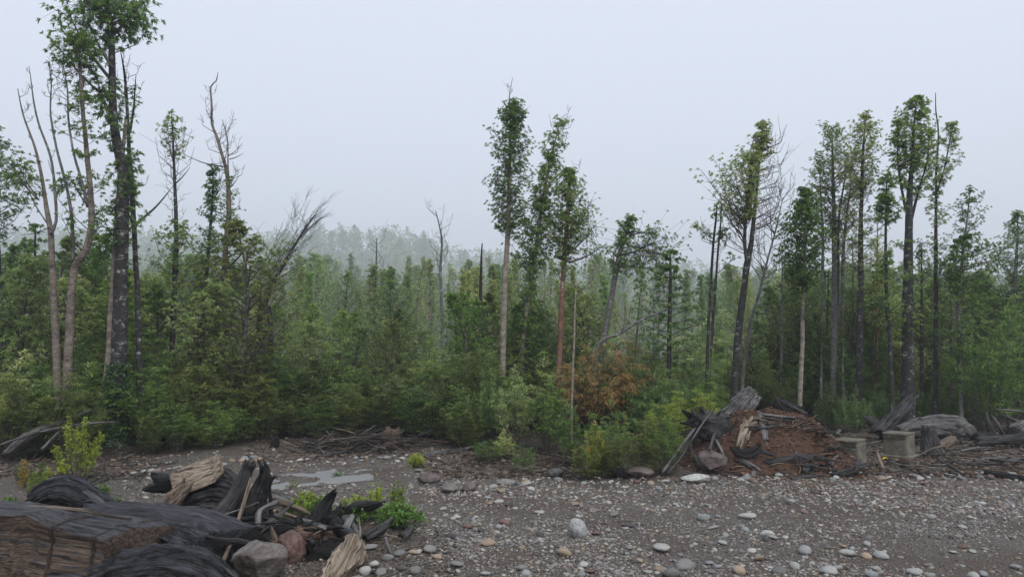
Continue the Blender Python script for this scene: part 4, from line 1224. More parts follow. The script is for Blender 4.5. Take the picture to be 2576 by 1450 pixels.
# bright bamboo behind the boxes
for q, (px, py, h, lab) in enumerate([(2150, 1085, 110, 'low yellow green bamboo behind the left concrete box'), (2215, 1075, 110, 'low yellow green bamboo behind the leaning charred log'), (2290, 1072, 120, 'bushy yellow green bamboo behind the big grey log'),
                                      (2360, 1070, 115, 'bamboo clump overhanging the big grey log'), (2425, 1070, 110, 'bamboo clump past the end of the big grey log'), (2090, 1075, 100, 'bamboo clump at the back of the soil mound')]):
    at('bamboo', px, py, h, lab, .75)
at('deep1', 2490, 1085, 360, 'largest dark dense bush towering past the end of the big grey log', .68)
at('deep2', 2560, 1080, 330, 'tall dark dense bush beside the largest one', .7)
at('deep1', 2430, 1065, 250, 'dark dense bush behind the end of the big grey log', .7)
at('deep2', 2110, 1060, 230, 'dark upright bush right behind the soil mound', .6)
at('deep1', 2185, 1055, 210, 'dark green bush among the trunks behind the boxes', .7)
at('olive1', 2085, 1080, 130, 'small orange tipped shrub at the back slope of the mound', .6)
at('olive2', 1960, 1065, 150, 'olive shrub behind the charred plank on the mound', .8)
at('bright', 1930, 1060, 110, 'yellow green bush behind the mound stump and charred log', .6)
# left edge
at('spire', 196, 1208, 172, 'yellow green spiry bush standing alone behind the log pile', 1.0)
at('spire', 95, 1265, 95, 'small spiry bush close behind the wet dark log', .8)
at('olive2', 48, 1215, 60, 'small reddish olive sapling on the left bank', .6)
at('green1', 20, 1130, 190, 'glossy leaved deep green shrub at the left bank', .9)
at('brightg', 90, 1120, 170, 'fresh green shrub behind the fallen lichen log', .9)
at('brightg', 25, 1110, 250, 'tall fresh green shrub by the bare stems', .7)
# ================================================================== WOOD
def log_mesh(name, path, rad, mat, seed=0, seg=18, step=.08, ridge=.16, lump=.12, jag=(.08, .08), facet=.55, hollow=0.0, ov=None, fis=.10, rough3=.13):
    """rough log along a path: ridged, lumpy, with splintered ends"""
    p, r = resample(path, rad, step)
    t, u, v = frames(p)
    n_ = len(p)
    s = np.concatenate([[0], np.cumsum(np.linalg.norm(np.diff(p, axis=0), axis=1))])
    a = np.arange(seg) * 2 * pi / seg
    ca, sa = np.cos(a), np.sin(a)
    if ov is not None: sa = sa * ov
    c3 = np.stack([np.broadcast_to(ca, (n_, seg)), np.broadcast_to(sa, (n_, seg)), np.broadcast_to(s[:, None], (n_, seg))], -1)
    rm = float(np.mean(r))
    k1 = c3 * [2.2, 2.2, .9]; k2 = c3 * [4.5, 4.5, 1.6 / max(rm, .05) * .25]; k3 = c3 * [1.1, 1.1, .7 / max(rm * 3, .15)]
    dsp = 1 + ridge * fbm(k2.reshape(-1, 3), 3, seed).reshape(n_, seg) + lump * vnoise(k3.reshape(-1, 3), seed + 7).reshape(n_, seg) + ridge * .5 * vnoise(k1.reshape(-1, 3), seed + 3).reshape(n_, seg)
    if mat == 'char': rough3 = max(rough3, .24)
    rg_ = np.random.default_rng(seed + 5)
    fa = np.sort(rg_.uniform(0, 2 * pi, 5)); fd = rg_.uniform(.62, .95, 5)
    tw = .25 * np.sin(s * 1.3 + seed)[:, None]
    cosd = np.cos(a[None, :, None] + tw[..., None] - fa[None, None, :])
    lim = np.where(cosd > .1, fd / np.maximum(cosd, .1), 9).min(2)
    dsp = dsp * (1 - facet + facet * np.minimum(1.08, lim) * 1.08)
    f3 = np.abs(vnoise((c3 * ([9, 9, .5 / max(rm * 2, .12)] if seg >= 40 else [5.5, 5.5, .55 / max(rm * 2, .12)])).reshape(-1, 3), seed + 31).reshape(n_, seg))
    dsp = dsp - fis * np.clip(1 - f3 * 5, 0, 1)
    if seg >= 40:
        f4 = 1 - np.abs(fbm((c3 * [13, 13, .8 / max(rm * 2, .12)]).reshape(-1, 3), 3, seed + 41).reshape(n_, seg))
        dsp = dsp + .07 * (f4 - .6)
    R = r[:, None] * dsp
    sh = np.zeros((n_, seg))
    e = fbm(np.stack([ca * 4.5, sa * 4.5, 0 * ca], 1), 3, seed + 11) * min(2.2, max(.5, rm / .09))
    w0 = np.exp(-s / max(.25 * jag[0] * 8, .02))[:, None] if jag[0] else 0
    w1 = np.exp(-(s[-1] - s) / max(.25 * jag[1] * 8, .02))[:, None] if jag[1] else 0
    sh = sh - w0 * (e * jag[0])[None] + w1 * (np.roll(e, 5) * jag[1])[None]
    V = p[:, None] + (u[:, None] * ca[None, :, None] + v[:, None] * (sa * 1.0)[None, :, None]) * R[..., None] + t[:, None] * sh[..., None]
    V = V + nrm(V - p[:, None]) * (fbm(V.reshape(-1, 3) * 7.0, 4, seed + 51, .6).reshape(n_, seg, 1) * r[:, None, None] * rough3)
    gr = np.stack([ca[None] * R, sa[None] * R, np.broadcast_to(s[:, None], (n_, seg))], -1)
    i, j = np.meshgrid(np.arange(n_ - 1), np.arange(seg), indexing='ij')
    j2 = (j + 1) % seg
    Q = np.stack([i * seg + j, i * seg + j2, (i + 1) * seg + j2, (i + 1) * seg + j], -1).reshape(-1, 4)
    V = V.reshape(-1, 3); gr = gr.reshape(-1, 3)
    # caps: inner ring + centre
    k = np.arange(seg)
    for end, ofs, sg in ((0, 0, -1), (n_ - 1, (n_ - 1) * seg, 1)):
        ring = V[ofs:ofs + seg]
        c = ring.mean(0)
        ins = c + (ring - c) * .55 - t[end] * sg * (hollow + .03 * r[end] / .1 * .3) + t[end] * (vnoise(ring * 9, seed + 20) * .03)[:, None]
        b0 = len(V)
        cc = c - t[end] * sg * (hollow * 1.6 + .01)
        V = np.vstack([V, ins, cc[None]])
        gr = np.vstack([gr, gr[ofs:ofs + seg] * .55, gr[ofs:ofs + seg].mean(0)[None]])
        q1 = np.stack([ofs + k, ofs + (k + 1) % seg, b0 + (k + 1) % seg, b0 + k], -1)
        t1 = np.stack([b0 + k, b0 + (k + 1) % seg, np.full(seg, b0 + seg)], -1)
        if sg < 0: q1 = q1[:, ::-1]; t1 = t1[:, ::-1]
        Q = np.vstack([Q, q1])
        if end == 0: T = t1
        else: T = np.vstack([T, t1])
    mb = MB(); mb.add(V, Q, T, grain=gr)
    return mb

def W_(name, label, pts, mat, cat='wood', group=None, parent=None, base=None, d=None, seed=None, **kw):
    """wooden piece: pts = (px, py, width px, distance) -> log"""
    W_.k += 1
    sd = W_.k * 13 if seed is None else seed
    w = [P(a, b_, q) for a, b_, c, q in pts]
    r = [c * mpp(q) * .5 for a, b_, c, q in pts]
    mb = log_mesh(name, w, r, mat, sd, **kw)
    return solid(name, mb, mat, label, cat, group, parent)
W_.k = 0

def solid(name, mb, mat, label=None, cat=None, group=None, parent=None, smooth=False):
    V = np.concatenate(mb.V)
    c = V.mean(0); c[2] = V[:, 2].min()
    if parent is not None:
        c = np.array(parent.location)
    mb.V = [v - c for v in mb.V]
    o = link(name, mb.mesh(name, WOOD[mat] if isinstance(mat, str) else mat, smooth=smooth, grain=True), parent, None if parent is not None else c)
    return tag(o, label, cat, group)

def loft(sections, mat_noise=.02, seed=0, nsub=6, lsub=.05, grain_axis='l', ridge=.02, rk=(3, 14)):
    """sections: list of (M,3) closed rings; refined along and around, fibrous relief"""
    S_ = np.array(sections, float)
    ns, m_ = S_.shape[:2]
    # around
    rows = []
    for s in S_:
        ring = []
        for q in range(m_):
            a, b_ = s[q], s[(q + 1) % m_]
            for f in range(nsub): ring.append(a + (b_ - a) * f / nsub)
        rows.append(ring)
    R = np.array(rows)
    out = []
    for q in range(ns - 1):
        L_ = np.linalg.norm(R[q + 1].mean(0) - R[q].mean(0))
        kk = max(1, int(np.ceil(L_ / lsub)))
        for f in range(kk): out.append(R[q] + (R[q + 1] - R[q]) * f / kk)
    out.append(R[-1])
    R = np.array(out)
    n_, M_ = R.shape[:2]
    cen = R.mean(1)
    s = np.concatenate([[0], np.cumsum(np.linalg.norm(np.diff(cen, axis=0), axis=1))])
    loc = R - cen[:, None]
    t, u, v = frames(cen) if n_ > 2 else (None, None, None)
    gu = np.einsum('nmk,nk->nm', loc, u); gv = np.einsum('nmk,nk->nm', loc, v)
    gr = np.stack([gu, gv, np.broadcast_to(s[:, None], gu.shape)], -1)
    ou = nrm(loc)
    k = gr.reshape(-1, 3)
    dsp = ridge * fbm(k * [rk[1], rk[1], rk[0] * .5], 4, seed, .6) + mat_noise * fbm(k * [4, 4, 3], 3, seed + 5)
    R = R + ou * dsp.reshape(n_, M_)[..., None]
    i, j = np.meshgrid(np.arange(n_ - 1), np.arange(M_), indexing='ij')
    j2 = (j + 1) % M_
    Q = np.stack([i * M_ + j, i * M_ + j2, (i + 1) * M_ + j2, (i + 1) * M_ + j], -1).reshape(-1, 4)
    V = R.reshape(-1, 3); G_ = gr.reshape(-1, 3)
    T = []
    kx = np.arange(M_)
    for ofs, sg, ci in ((0, -1, 0), ((n_ - 1) * M_, 1, n_ - 1)):
        ring = V[ofs:ofs + M_]; c = ring.mean(0)
        levels = [.8, .55, .3]
        prev = ofs + kx
        for lv in levels:
            b0 = len(V)
            ins = c + (ring - c) * lv + t[ci] * (fbm(ring * [7, 7, 7] * lv + lv * 9, 2, seed + 9) * .025)[:, None]
            V = np.vstack([V, ins]); G_ = np.vstack([G_, G_[ofs:ofs + M_] * lv])
            cur = b0 + kx
            q1 = np.stack([prev, np.roll(prev, -1), np.roll(cur, -1), cur], -1)
            if sg < 0: q1 = q1[:, ::-1]
            Q = np.vstack([Q, q1]); prev = cur
        V = np.vstack([V, c[None]]); G_ = np.vstack([G_, G_[ofs:ofs + M_].mean(0)[None]])
        t1 = np.stack([prev, np.roll(prev, -1), np.full(M_, len(V) - 1)], -1)
        T.append(t1[:, ::-1] if sg < 0 else t1)
    mb = MB(); mb.add(V, Q, np.vstack(T), grain=G_)
    return mb

# ---- the big sawn trunk piece in the lower left corner
d0 = 7.25
def sec(px, topf, topb, df, db, lean=0.0, bot=0.0, bulge=.1):
    """cross section at photo column px: front top edge row topf, back top edge row topb"""
    f = P(px, topf, df); b_ = P(px, topb, db)
    x = f[0]; xb = x + .10 + lean
    zf, zb = f[2], b_[2]
    return [[x - lean * .3, df - .16, -.05 + bot], [x, df - .02 + bulge * .0, zf * .45], [x, df + .05, zf * .78], [x, df, zf], [x + lean * .5, (df + db) / 2, (zf + zb) / 2 + .02], [xb, db, zb], [xb, db + .28, zb * .5], [xb - .05, db + .3, -.05 + bot]]
secs = [sec(-260, 1300, 1255, 7.15, 7.95), sec(-120, 1296, 1258, 7.15, 7.95), sec(20, 1294, 1272, 7.2, 7.9), sec(62, 1291, 1280, 7.25, 7.85, .03), sec(95, 1310, 1287, 7.2, 7.85, .08), sec(118, 1323, 1291, 7.2, 7.85, .10)]
def inset(s, k=.13):
    s = np.array(s); c = s.mean(0); s2 = s.copy()
    for q in (2, 3, 4): s2[q] = s[q] + nrm(c - s[q]) * k
    return s2.tolist()
def shift(s, dx):
    s = np.array(s); s[:, 0] += dx; return s.tolist()
sA = sec(124, 1326, 1293, 7.2, 7.85, .12)
sB = sec(230, 1350, 1304, 7.2, 7.85, .22)
sE = sec(254, 1358, 1316, 7.2, 7.85, .30)
secs += [sA, shift(inset(sA), .008), shift(inset(sA), .02), shift(sA, .028), sec(180, 1339, 1298, 7.2, 7.85, .18), sB, shift(inset(sB, .11), .008), shift(inset(sB, .11), .018), shift(sB, .026), sE]
m, nt = newmat('wood_sawn_trunk'); n = N(nt)
at_ = n('ShaderNodeAttribute', attribute_name="grain").outputs['Vector']
geo = n('ShaderNodeNewGeometry')
fine = n.noise(n.vmul(at_, (42, 42, 2.2)), 1.0, 8, .7)
fib = n.noise(n.vmul(at_, (120, 120, 6)), 1.0, 4, .65)
f2 = n.math('ADD', n.math('MULTIPLY', fine, .62), n.math('MULTIPLY', fib, .38))
face = n.ramp(f2, [(.37, (.012, .008, .006)), (.49, (.072, .048, .034)), (.64, (.19, .135, .098))])
top = n.ramp(f2, [(.38, (.004, .004, .005)), (.5, (.034, .034, .039)), (.66, (.13, .13, .14))])
nz = n('ShaderNodeSeparateXYZ', {0: geo.outputs['True Normal']})
weath = n.ramp(n.math('ADD', nz.outputs['Z'], n.math('MULTIPLY', n.math('SUBTRACT', fine, .5), .3)), [(.45, (0, 0, 0)), (.62, (1, 1, 1))])
ck = n.noise(n.vmul(at_, (26, 26, 1.4)), 1.0, 7, .7)
ckm = n.ramp(ck, [(.40, (1, 1, 1)), (.45, (0, 0, 0))])
col = n.mix(weath, face, top)      # the old upper face is weathered grey, the split faces are brown
col = n.mix(n.math('MULTIPLY', ckm, .85), col, (.006, .005, .004))
b = bsdf(n, col, n.ramp(weath, [(0, (.7, .7, .7)), (1, (.32, .32, .32))]), bump=n.math('SUBTRACT', f2, n.math('MULTIPLY', ckm, .5)), strength=1.0, dist=.05, spec=.45)
n.out(b.outputs[0])
M_SAWN = m
mbx = loft(secs, .014, 3, 14, .022, ridge=.015, rk=(2.2, 24))
solid('sawn_trunk', mbx, M_SAWN, 'huge sawn trunk block with brown fibrous side and cracked grey top', 'log')
# darker slab behind it with a jagged end
secs = [sec(150, 1298, 1262, 7.9, 8.6, .1), sec(260, 1310, 1268, 7.85, 8.6, .2), sec(330, 1330, 1278, 7.8, 8.6, .3), sec(400, 1348, 1296, 7.75, 8.5, .4), sec(440, 1372, 1322, 7.7, 8.4, .5)]
solid('trunk_slab', loft(secs, .03, 8, 13, .025, ridge=.028, rk=(2.2, 22)), 'wet', 'wet black slab of wood with a broken end behind the sawn trunk block', 'log')
# low curved log on the bottom edge
W_('curved_log', 'low curved black log with deep grain at the foot of the sawn trunk', [(250, 1470, 120, 7.3), (330, 1440, 120, 7.3), (430, 1425, 110, 7.35), (520, 1445, 95, 7.35), (590, 1500, 70, 7.3)], 'wet', 'log', ridge=.07, lump=.10, seg=96, step=.022, jag=(.05, .1), facet=.4, fis=.10)
# wet hump behind
W_('wet_log', 'smooth wet dark log hump behind the thin pole', [(80, 1262, 46, 8.9), (120, 1240, 66, 9.0), (165, 1236, 74, 9.1), (215, 1252, 66, 9.1), (265, 1275, 52, 9.0), (310, 1295, 34, 8.9)], 'wet', 'log', ridge=.07, lump=.10, seg=90, step=.025, fis=.10)
W_('split_plank', 'grey split plank leaning on the wet log hump', [(215, 1232, 20, 8.85), (245, 1255, 26, 8.8), (280, 1282, 18, 8.75)], 'dgrey', 'plank', ov=.4, ridge=.08)
W_('wood_chunk', 'small pointed charred chunk lying on the wet log', [(255, 1280, 14, 8.6), (285, 1270, 22, 8.6), (300, 1262, 10, 8.6)], 'char', 'wood', ridge=.25)
W_('thin_pole', 'long pale peeled pole lying across the big trunk block', [(35, 1273, 8, 7.75), (120, 1275, 9, 7.7), (210, 1283, 10, 7.65), (270, 1296, 9, 7.6), (330, 1304, 7, 7.6)], 'tan', 'pole', ridge=.08, lump=.1, seg=9, jag=(.01, .03))
W_('root_tangle', 'knot of twisted dark rootlets on the wet log', [(205, 1268, 6, 8.5), (225, 1258, 8, 8.5), (245, 1264, 7, 8.5), (258, 1278, 5, 8.45)], 'dgrey', 'roots', ridge=.3, seg=7)

# ---- the split stump with a pale face
st = empty('split_stump', G(470, 1302), 'large split stump with a pale tan sawn face and dark weathered roots', 'stump')
def PD(px, py, d): return P(px, py, d).tolist()
# slab: pale face looking at the camera, dark end at left
def quad_sec(a, b_, th, d, dz=0.0):
    """section of a plank: lower edge pixel a, upper edge pixel b_, thickness th metres backwards"""
    A = P(*a, d); B = P(*b_, d + dz)
    n1 = np.array([0, th, .02])
    return [A, (A + B) / 2, B, B + n1, (A + B) / 2 + n1, A + n1]
secs = [quad_sec((436, 1240), (424, 1192), .34, 9.95), quad_sec((470, 1240), (455, 1178), .34, 9.95, .2), quad_sec((510, 1225), (495, 1164), .30, 9.95, .25), quad_sec((540, 1212), (528, 1152), .22, 9.95, .25), quad_sec((556, 1192), (545, 1146), .12, 9.95, .2)]
solid('sawn_face', loft(secs, .010, 31, 8, .03, ridge=.006, rk=(2, 26)), 'pale', parent=st)
mbq = log_mesh('x', [P(448, 1210, 10.2), P(405, 1214, 10.12), P(390, 1213, 10.1)], [.14, .13, .12], 'char', 33, seg=14, ridge=.1)
solid('sawn_end', mbq, 'char', parent=st)
mbq = log_mesh('x', [P(462, 1225, 9.9), P(440, 1250, 9.85), P(415, 1275, 9.8), P(385, 1305, 9.75)], [.10, .16, .18, .15], 'tan', 34, seg=20, ridge=.10, ov=.75)
solid('root_foot', mbq, 'tan', parent=st)
mbq = log_mesh('x', [P(462, 1290, 10.3), P(505, 1268, 10.25), P(552, 1250, 10.25), P(590, 1262, 10.25), P(615, 1285, 10.2)], [.22, .26, .27, .22, .13], 'dgrey', 35, seg=90, ridge=.12, lump=.16, step=.03, fis=.14)
solid('root_mass', mbq, 'wet', parent=st)
mbq = log_mesh('x', [P(470, 1298, 10.2), P(530, 1282, 10.1), P(590, 1300, 10.05)], [.16, .2, .12], 'dgrey', 36, seg=18, ridge=.2)
solid('lower_root', mbq, 'dgrey', parent=st)
mbq = log_mesh('x', [P(545, 1190, 10.4), P(575, 1200, 10.35), P(605, 1225, 10.3)], [.10, .12, .06], 'dgrey', 37, seg=14, ridge=.2)
solid('root_spur', mbq, 'dgrey', parent=st)

# ---- charred leaning trunks and the heap around them
W_('leaning_charred_log', 'charred leaning trunk with a knobbly burnt top, tallest of the log pile', [(505, 1345, 66, 9.4), (545, 1310, 60, 9.45), (585, 1262, 44, 9.6), (612, 1212, 32, 9.7), (624, 1182, 26, 9.75), (630, 1166, 28, 9.75)], 'part', 'log', seg=32, ridge=.16, step=.05, jag=(.08, .05))
W_('charred_snag', 'black burnt snag with a pale streak beside the leaning charred trunk', [(640, 1330, 62, 9.7), (645, 1280, 54, 9.75), (655, 1230, 42, 9.8), (668, 1195, 26, 9.8), (664, 1176, 14, 9.8)], 'char', 'log', seg=30, ridge=.32, lump=.25, step=.04, jag=(.05, .12))
W_('burnt_branch', 'crooked burnt branch standing next to the black snag', [(684, 1330, 9, 9.5), (682, 1260, 10, 9.5), (678, 1225, 9, 9.5), (684, 1205, 12, 9.5), (692, 1198, 8, 9.5)], 'char', 'branch', seg=9, ridge=.2)
W_('long_stick', 'long straight brown stick propped against the charred trunk', [(558, 1418, 12, 8.0), (585, 1350, 12, 8.35), (612, 1270, 11, 8.8), (632, 1200, 9, 9.15)], 'tan', 'stick', seg=9, ridge=.07, lump=.06, jag=(.01, .02))
W_('thin_stick', 'thin grey stick lying across the charred trunk', [(535, 1305, 5, 9.1), (590, 1285, 5, 9.1), (650, 1262, 4, 9.2)], 'grey', 'stick', seg=6)
W_('pale_log', 'short pale split log end tucked under the charred trunk', [(462, 1375, 34, 8.5), (500, 1350, 40, 8.6), (545, 1338, 36, 8.8)], 'grey', 'log', seg=18, ridge=.14)
W_('splintered_log', 'dark splintered log below the pale split log end', [(478, 1395, 30, 8.3), (525, 1380, 42, 8.4), (562, 1362, 36, 8.6)], 'wet', 'log', seg=18, ridge=.22)
heap = [('root_branch', 'twisted pale root running down the middle of the heap', [(645, 1385, 12, 8.8), (650, 1330, 14, 9.0), (655, 1285, 16, 9.2), (700, 1262, 14, 9.4)], 'grey'),
        ('root_branch', 'pale forked root lying behind the red boulder', [(635, 1390, 20, 8.7), (685, 1372, 24, 8.75), (725, 1362, 22, 8.8), (770, 1368, 12, 8.8)], 'tan'),
        ('root_branch', 'short stubby root prong on the pale forked root', [(698, 1368, 16, 8.75), (690, 1345, 12, 8.8), (684, 1328, 6, 8.8)], 'tan'),
        ('grey_branch', 'weathered grey branch behind the charred heap', [(690, 1260, 14, 10.6), (750, 1280, 16, 10.5), (800, 1302, 14, 10.3), (830, 1318, 10, 10.2)], 'tan'),
        ('flat_plank', 'pale flat plank lying on the gravel behind the heap', [(690, 1240, 22, 11.4), (745, 1262, 26, 11.2), (790, 1280, 18, 11.0)], 'grey'),
        ('brown_branch', 'brown branch sloping down across the heap', [(700, 1285, 8, 9.6), (745, 1300, 8, 9.5), (800, 1320, 6, 9.4)], 'tan'),
        ('mossy_log', 'rotten mossy log behind the pale wood chunk', [(745, 1340, 30, 9.0), (790, 1345, 52, 9.0), (840, 1362, 46, 9.0), (880, 1375, 26, 8.95)], 'rot'),
        ('dark_log', 'dark hollow log under the mossy log', [(770, 1395, 50, 8.8), (830, 1385, 56, 8.85), (880, 1390, 44, 8.9)], 'char'),
        ('brown_log', 'peeled brown log end beside the mossy log', [(800, 1318, 22, 9.4), (845, 1345, 24, 9.2), (868, 1362, 22, 9.1)], 'tan'),
        ('grey_log', 'grey pointed log stub by the leafy plants', [(868, 1300, 18, 9.6), (890, 1330, 20, 9.4), (905, 1352, 12, 9.2)], 'grey'),
        ('dark_branch', 'dark round branch lying below the leafy plants', [(920, 1350, 24, 9.4), (960, 1325, 22, 9.6), (985, 1305, 14, 9.8)], 'dgrey'),
        ('dark_branch', 'black stubby root knot in the middle of the heap', [(715, 1320, 34, 9.2), (745, 1328, 40, 9.2), (775, 1322, 24, 9.2)], 'char'),
        ('grey_splinter', 'thin pale splinter standing in front of the leafy plants', [(898, 1380, 7, 9.0), (906, 1340, 8, 9.1), (902, 1300, 3, 9.2)], 'grey'),
        ('grey_splinter', 'short pale splintered stake on the gravel past the wood chunk', [(985, 1395, 8, 8.8), (975, 1370, 9, 8.85), (968, 1350, 4, 8.9)], 'grey'),
        ('flat_plank', 'pale strip of wood on the soil under the leafy bush', [(960, 1345, 8, 9.8), (1000, 1352, 9, 9.7), (1040, 1362, 5, 9.6)], 'pale'),
        ('charred_root', 'matted black roots filling the gap under the charred trunk', [(580, 1385, 60, 9.0), (630, 1370, 64, 9.0), (690, 1340, 54, 9.1), (730, 1335, 30, 9.1)], 'char'),
        ('grey_log', 'low grey log stump by the gravel below the bush', [(1010, 1352, 16, 9.5), (1030, 1335, 18, 9.6), (1038, 1322, 12, 9.7)], 'dgrey')]
for nm, lb_, pts, mt in heap:
    W_(nm, lb_, pts, mt, 'log' if 'log' in nm else 'branch' if 'branch' in nm or 'root' in nm else 'plank' if 'plank' in nm else 'splinter', seg=18, ridge=.24, lump=.22)
# charred seal-shaped snag
cs = empty('burnt_snag', G(790, 1348), 'black burnt snag with a raised pointed head in the middle of the heap', 'snag')
for nm, pts in (('stem', [(770, 1345, 50, 9.3), (795, 1312, 46, 9.3), (815, 1275, 34, 9.35), (832, 1248, 24, 9.35), (842, 1236, 12, 9.3)]),
                ('stub', [(765, 1335, 40, 9.25), (752, 1312, 22, 9.2), (756, 1298, 12, 9.2)]),
                ('side_root', [(810, 1300, 30, 9.35), (845, 1295, 26, 9.4), (852, 1275, 12, 9.4)]), ('lower_root', [(830, 1300, 36, 9.4), (850, 1325, 34, 9.4), (862, 1350, 20, 9.35)])):
    w = [P(a, b_, q) for a, b_, c, q in pts]; r = [c * mpp(q) * .5 for a, b_, c, q in pts]
    solid(nm, log_mesh('x', w, r, 'char', len(nm) * 7, seg=18, ridge=.2, lump=.25), 'char', parent=cs)
W_('burnt_log', 'flat burnt log lying among the leafy plants', [(868, 1285, 20, 10.3), (905, 1272, 26, 10.35), (945, 1268, 18, 10.4), (965, 1262, 8, 10.4)], 'char', 'log', ridge=.3, seg=14)
# pale decayed wood chunk in front
secs = []
for (a, b_, dd) in (((800, 1470), (850, 1480), 7.75), ((808, 1440), (862, 1452), 7.9), ((820, 1408), (890, 1420), 8.1), ((838, 1375), (908, 1385), 8.3), ((862, 1350), (908, 1352), 8.45), ((880, 1340), (900, 1342), 8.5)):
    A = P(*a, dd); B = P(*b_, dd + .05); n1 = np.array([.02, .22, -.12])
    secs.append([A, (A + B) / 2 + [0, -.05, .03], B, B + n1, (A + B) / 2 + n1, A + n1])
mbx = loft(secs, .05, 51, 12, .02, ridge=.03, rk=(10, 22))
solid('decayed_wood', mbx, 'pale', 'pale crumbling chunk of decayed wood leaning beside the red boulder', 'wood')
for q, (nm, lb_, px, py, w, h) in enumerate([('bark_shard', 'small rust brown shard of bark on the soil', 945, 1385, 40, 10), ('bark_shard', 'orange brown wood flake beside the white cobbles', 925, 1398, 34, 9), ('bark_shard', 'dark charred flake on the gravel by the lower edge', 930, 1440, 60, 10), ('bark_shard', 'dark rotten flake on the gravel by the white cobbles', 1000, 1420, 70, 8)]):
    d = dg(py)
    W_(nm, lb_, [(px - w / 2, py, h * .5, d), (px, py - 3, h, d), (px + w / 2, py - 1, h * .5, d)], 'rot' if q < 2 else 'char', 'wood', ov=.4, seg=9)

# broken splinters and planks thrown over the heap, sharing a few jagged shapes
spl_me = []
for q in range(8):
    rg = np.random.default_rng(660 + q)
    L_ = .5; w_ = rg.uniform(.05, .09); h_ = rg.uniform(.02, .04)
    secs = []
    for k, t in enumerate(np.linspace(0, 1, 7)):
        f = (1 - t ** 2.5 * rg.uniform(.7, .95)) * (.55 + .45 * min(1, t * 5))
        c_ = np.array([L_ * (t - .5), rg.normal(0, .006), rg.normal(0, .008)])
        secs.append([c_ + [rg.normal(0, .015), y_ * w_ * f * .5, z_ * h_ * f * .5] for y_, z_ in ((-1, -1), (0, -1.2), (1, -.8), (1, 1), (.1, 1.3), (-1, .9))])
    mbq = loft(secs, .006, q, 3, .05, ridge=.006, rk=(4, 40))
    spl_me.append(mbq.mesh('jagged_splinter', WOOD[['wet', 'dgrey', 'char', 'tan', 'grey', 'part', 'wet', 'char'][q]], smooth=False, grain=True))
rng = np.random.default_rng(57)
for (n_, x0_, x1_, y0_, y1_, d0_, d1_, sc_, lab) in ((22, 600, 720, 1300, 1400, 8.8, 9.4, 1.1, 'jagged dark splinter wedged between charred trunk and red boulder'), (22, 720, 880, 1300, 1395, 8.8, 9.5, 1.0, 'jagged splinter lying around the black burnt snag'),
                                             (16, 380, 590, 1330, 1400, 8.0, 8.8, 1.0, 'jagged dark splinter between the trunk slab and the charred trunk')):
    for q in range(n_):
        g = P(rng.uniform(x0_, x1_), rng.uniform(y0_, y1_), rng.uniform(d0_, d1_))
        o = link('jagged_splinter', spl_me[int(rng.integers(8))], None, (g[0], g[1], max(g[2], .06)))
        s_ = sc_ * rng.uniform(.6, 1.5); o.scale = (s_, s_ * rng.uniform(.6, 1.1), s_)
        o.rotation_euler = Euler((rng.uniform(0, 6.28), rng.normal(-.1, .3), rng.uniform(0, 6.28)))
        tag(o, lab, 'splinter', 'jagged splinters in the foreground heap')

# ---- fallen log on the left bank
fl = empty('fallen_log', G(100, 1140), 'lichen covered fallen log with a splintered end and thin side branches', 'log')
for nm, pts, mt in (('log', [(20, 1140, 22, 16.3), (60, 1105, 26, 16.3), (105, 1080, 22, 16.4), (160, 1058, 16, 16.6), (230, 1030, 8, 17)], 'grey'),
                    ('branch', [(100, 1085, 8, 16.3), (170, 1072, 8, 16.3), (240, 1062, 6, 16.4), (300, 1060, 3, 16.5)], 'grey'),
                    ('branch', [(105, 1130, 9, 16.2), (140, 1095, 8, 16.3), (185, 1050, 6, 16.5)], 'grey'), ('branch', [(0, 1118, 7, 16.2), (60, 1098, 7, 16.2), (110, 1080, 4, 16.3)], 'grey')):
    w = [P(a, b_, q) for a, b_, c, q in pts]; r = [c * mpp(q) * .5 for a, b_, c, q in pts]
    solid(nm, log_mesh('x', w, r, mt, len(nm) * 3 + int(pts[0][0]), seg=12, ridge=.18), mt, parent=fl)

# ---- things on and around the mound
def onm(px, py, d0=15.0):
    """where the line of sight through (px, py) meets the mound or the ground"""
    r = ray(px, py)
    dd = np.arange(9, 40, .05)
    q = np.array([0, 0, HC]) + r[None] * (dd / r[1])[:, None]
    hit = q[:, 2] <= surf(q[:, 0], q[:, 1])
    return q[int(np.argmax(hit))].copy() if hit.any() else q[-1].copy()
def WM(name, label, pts, mat, cat, lift=.35, group=None, parent=None, **kw):
    """wood lying on the surface: pts = (px, py, width px)"""
    W_.k += 1
    w, r = [], []
    for a, b_, c in pts:
        q = onm(a, b_); rad = c * mpp(q[1]) * .5
        q = q.copy(); q[2] += rad * lift; w.append(q); r.append(rad)
    return solid(name, log_mesh('x', w, r, mat, W_.k * 13, **kw), mat, label, cat, group, parent)

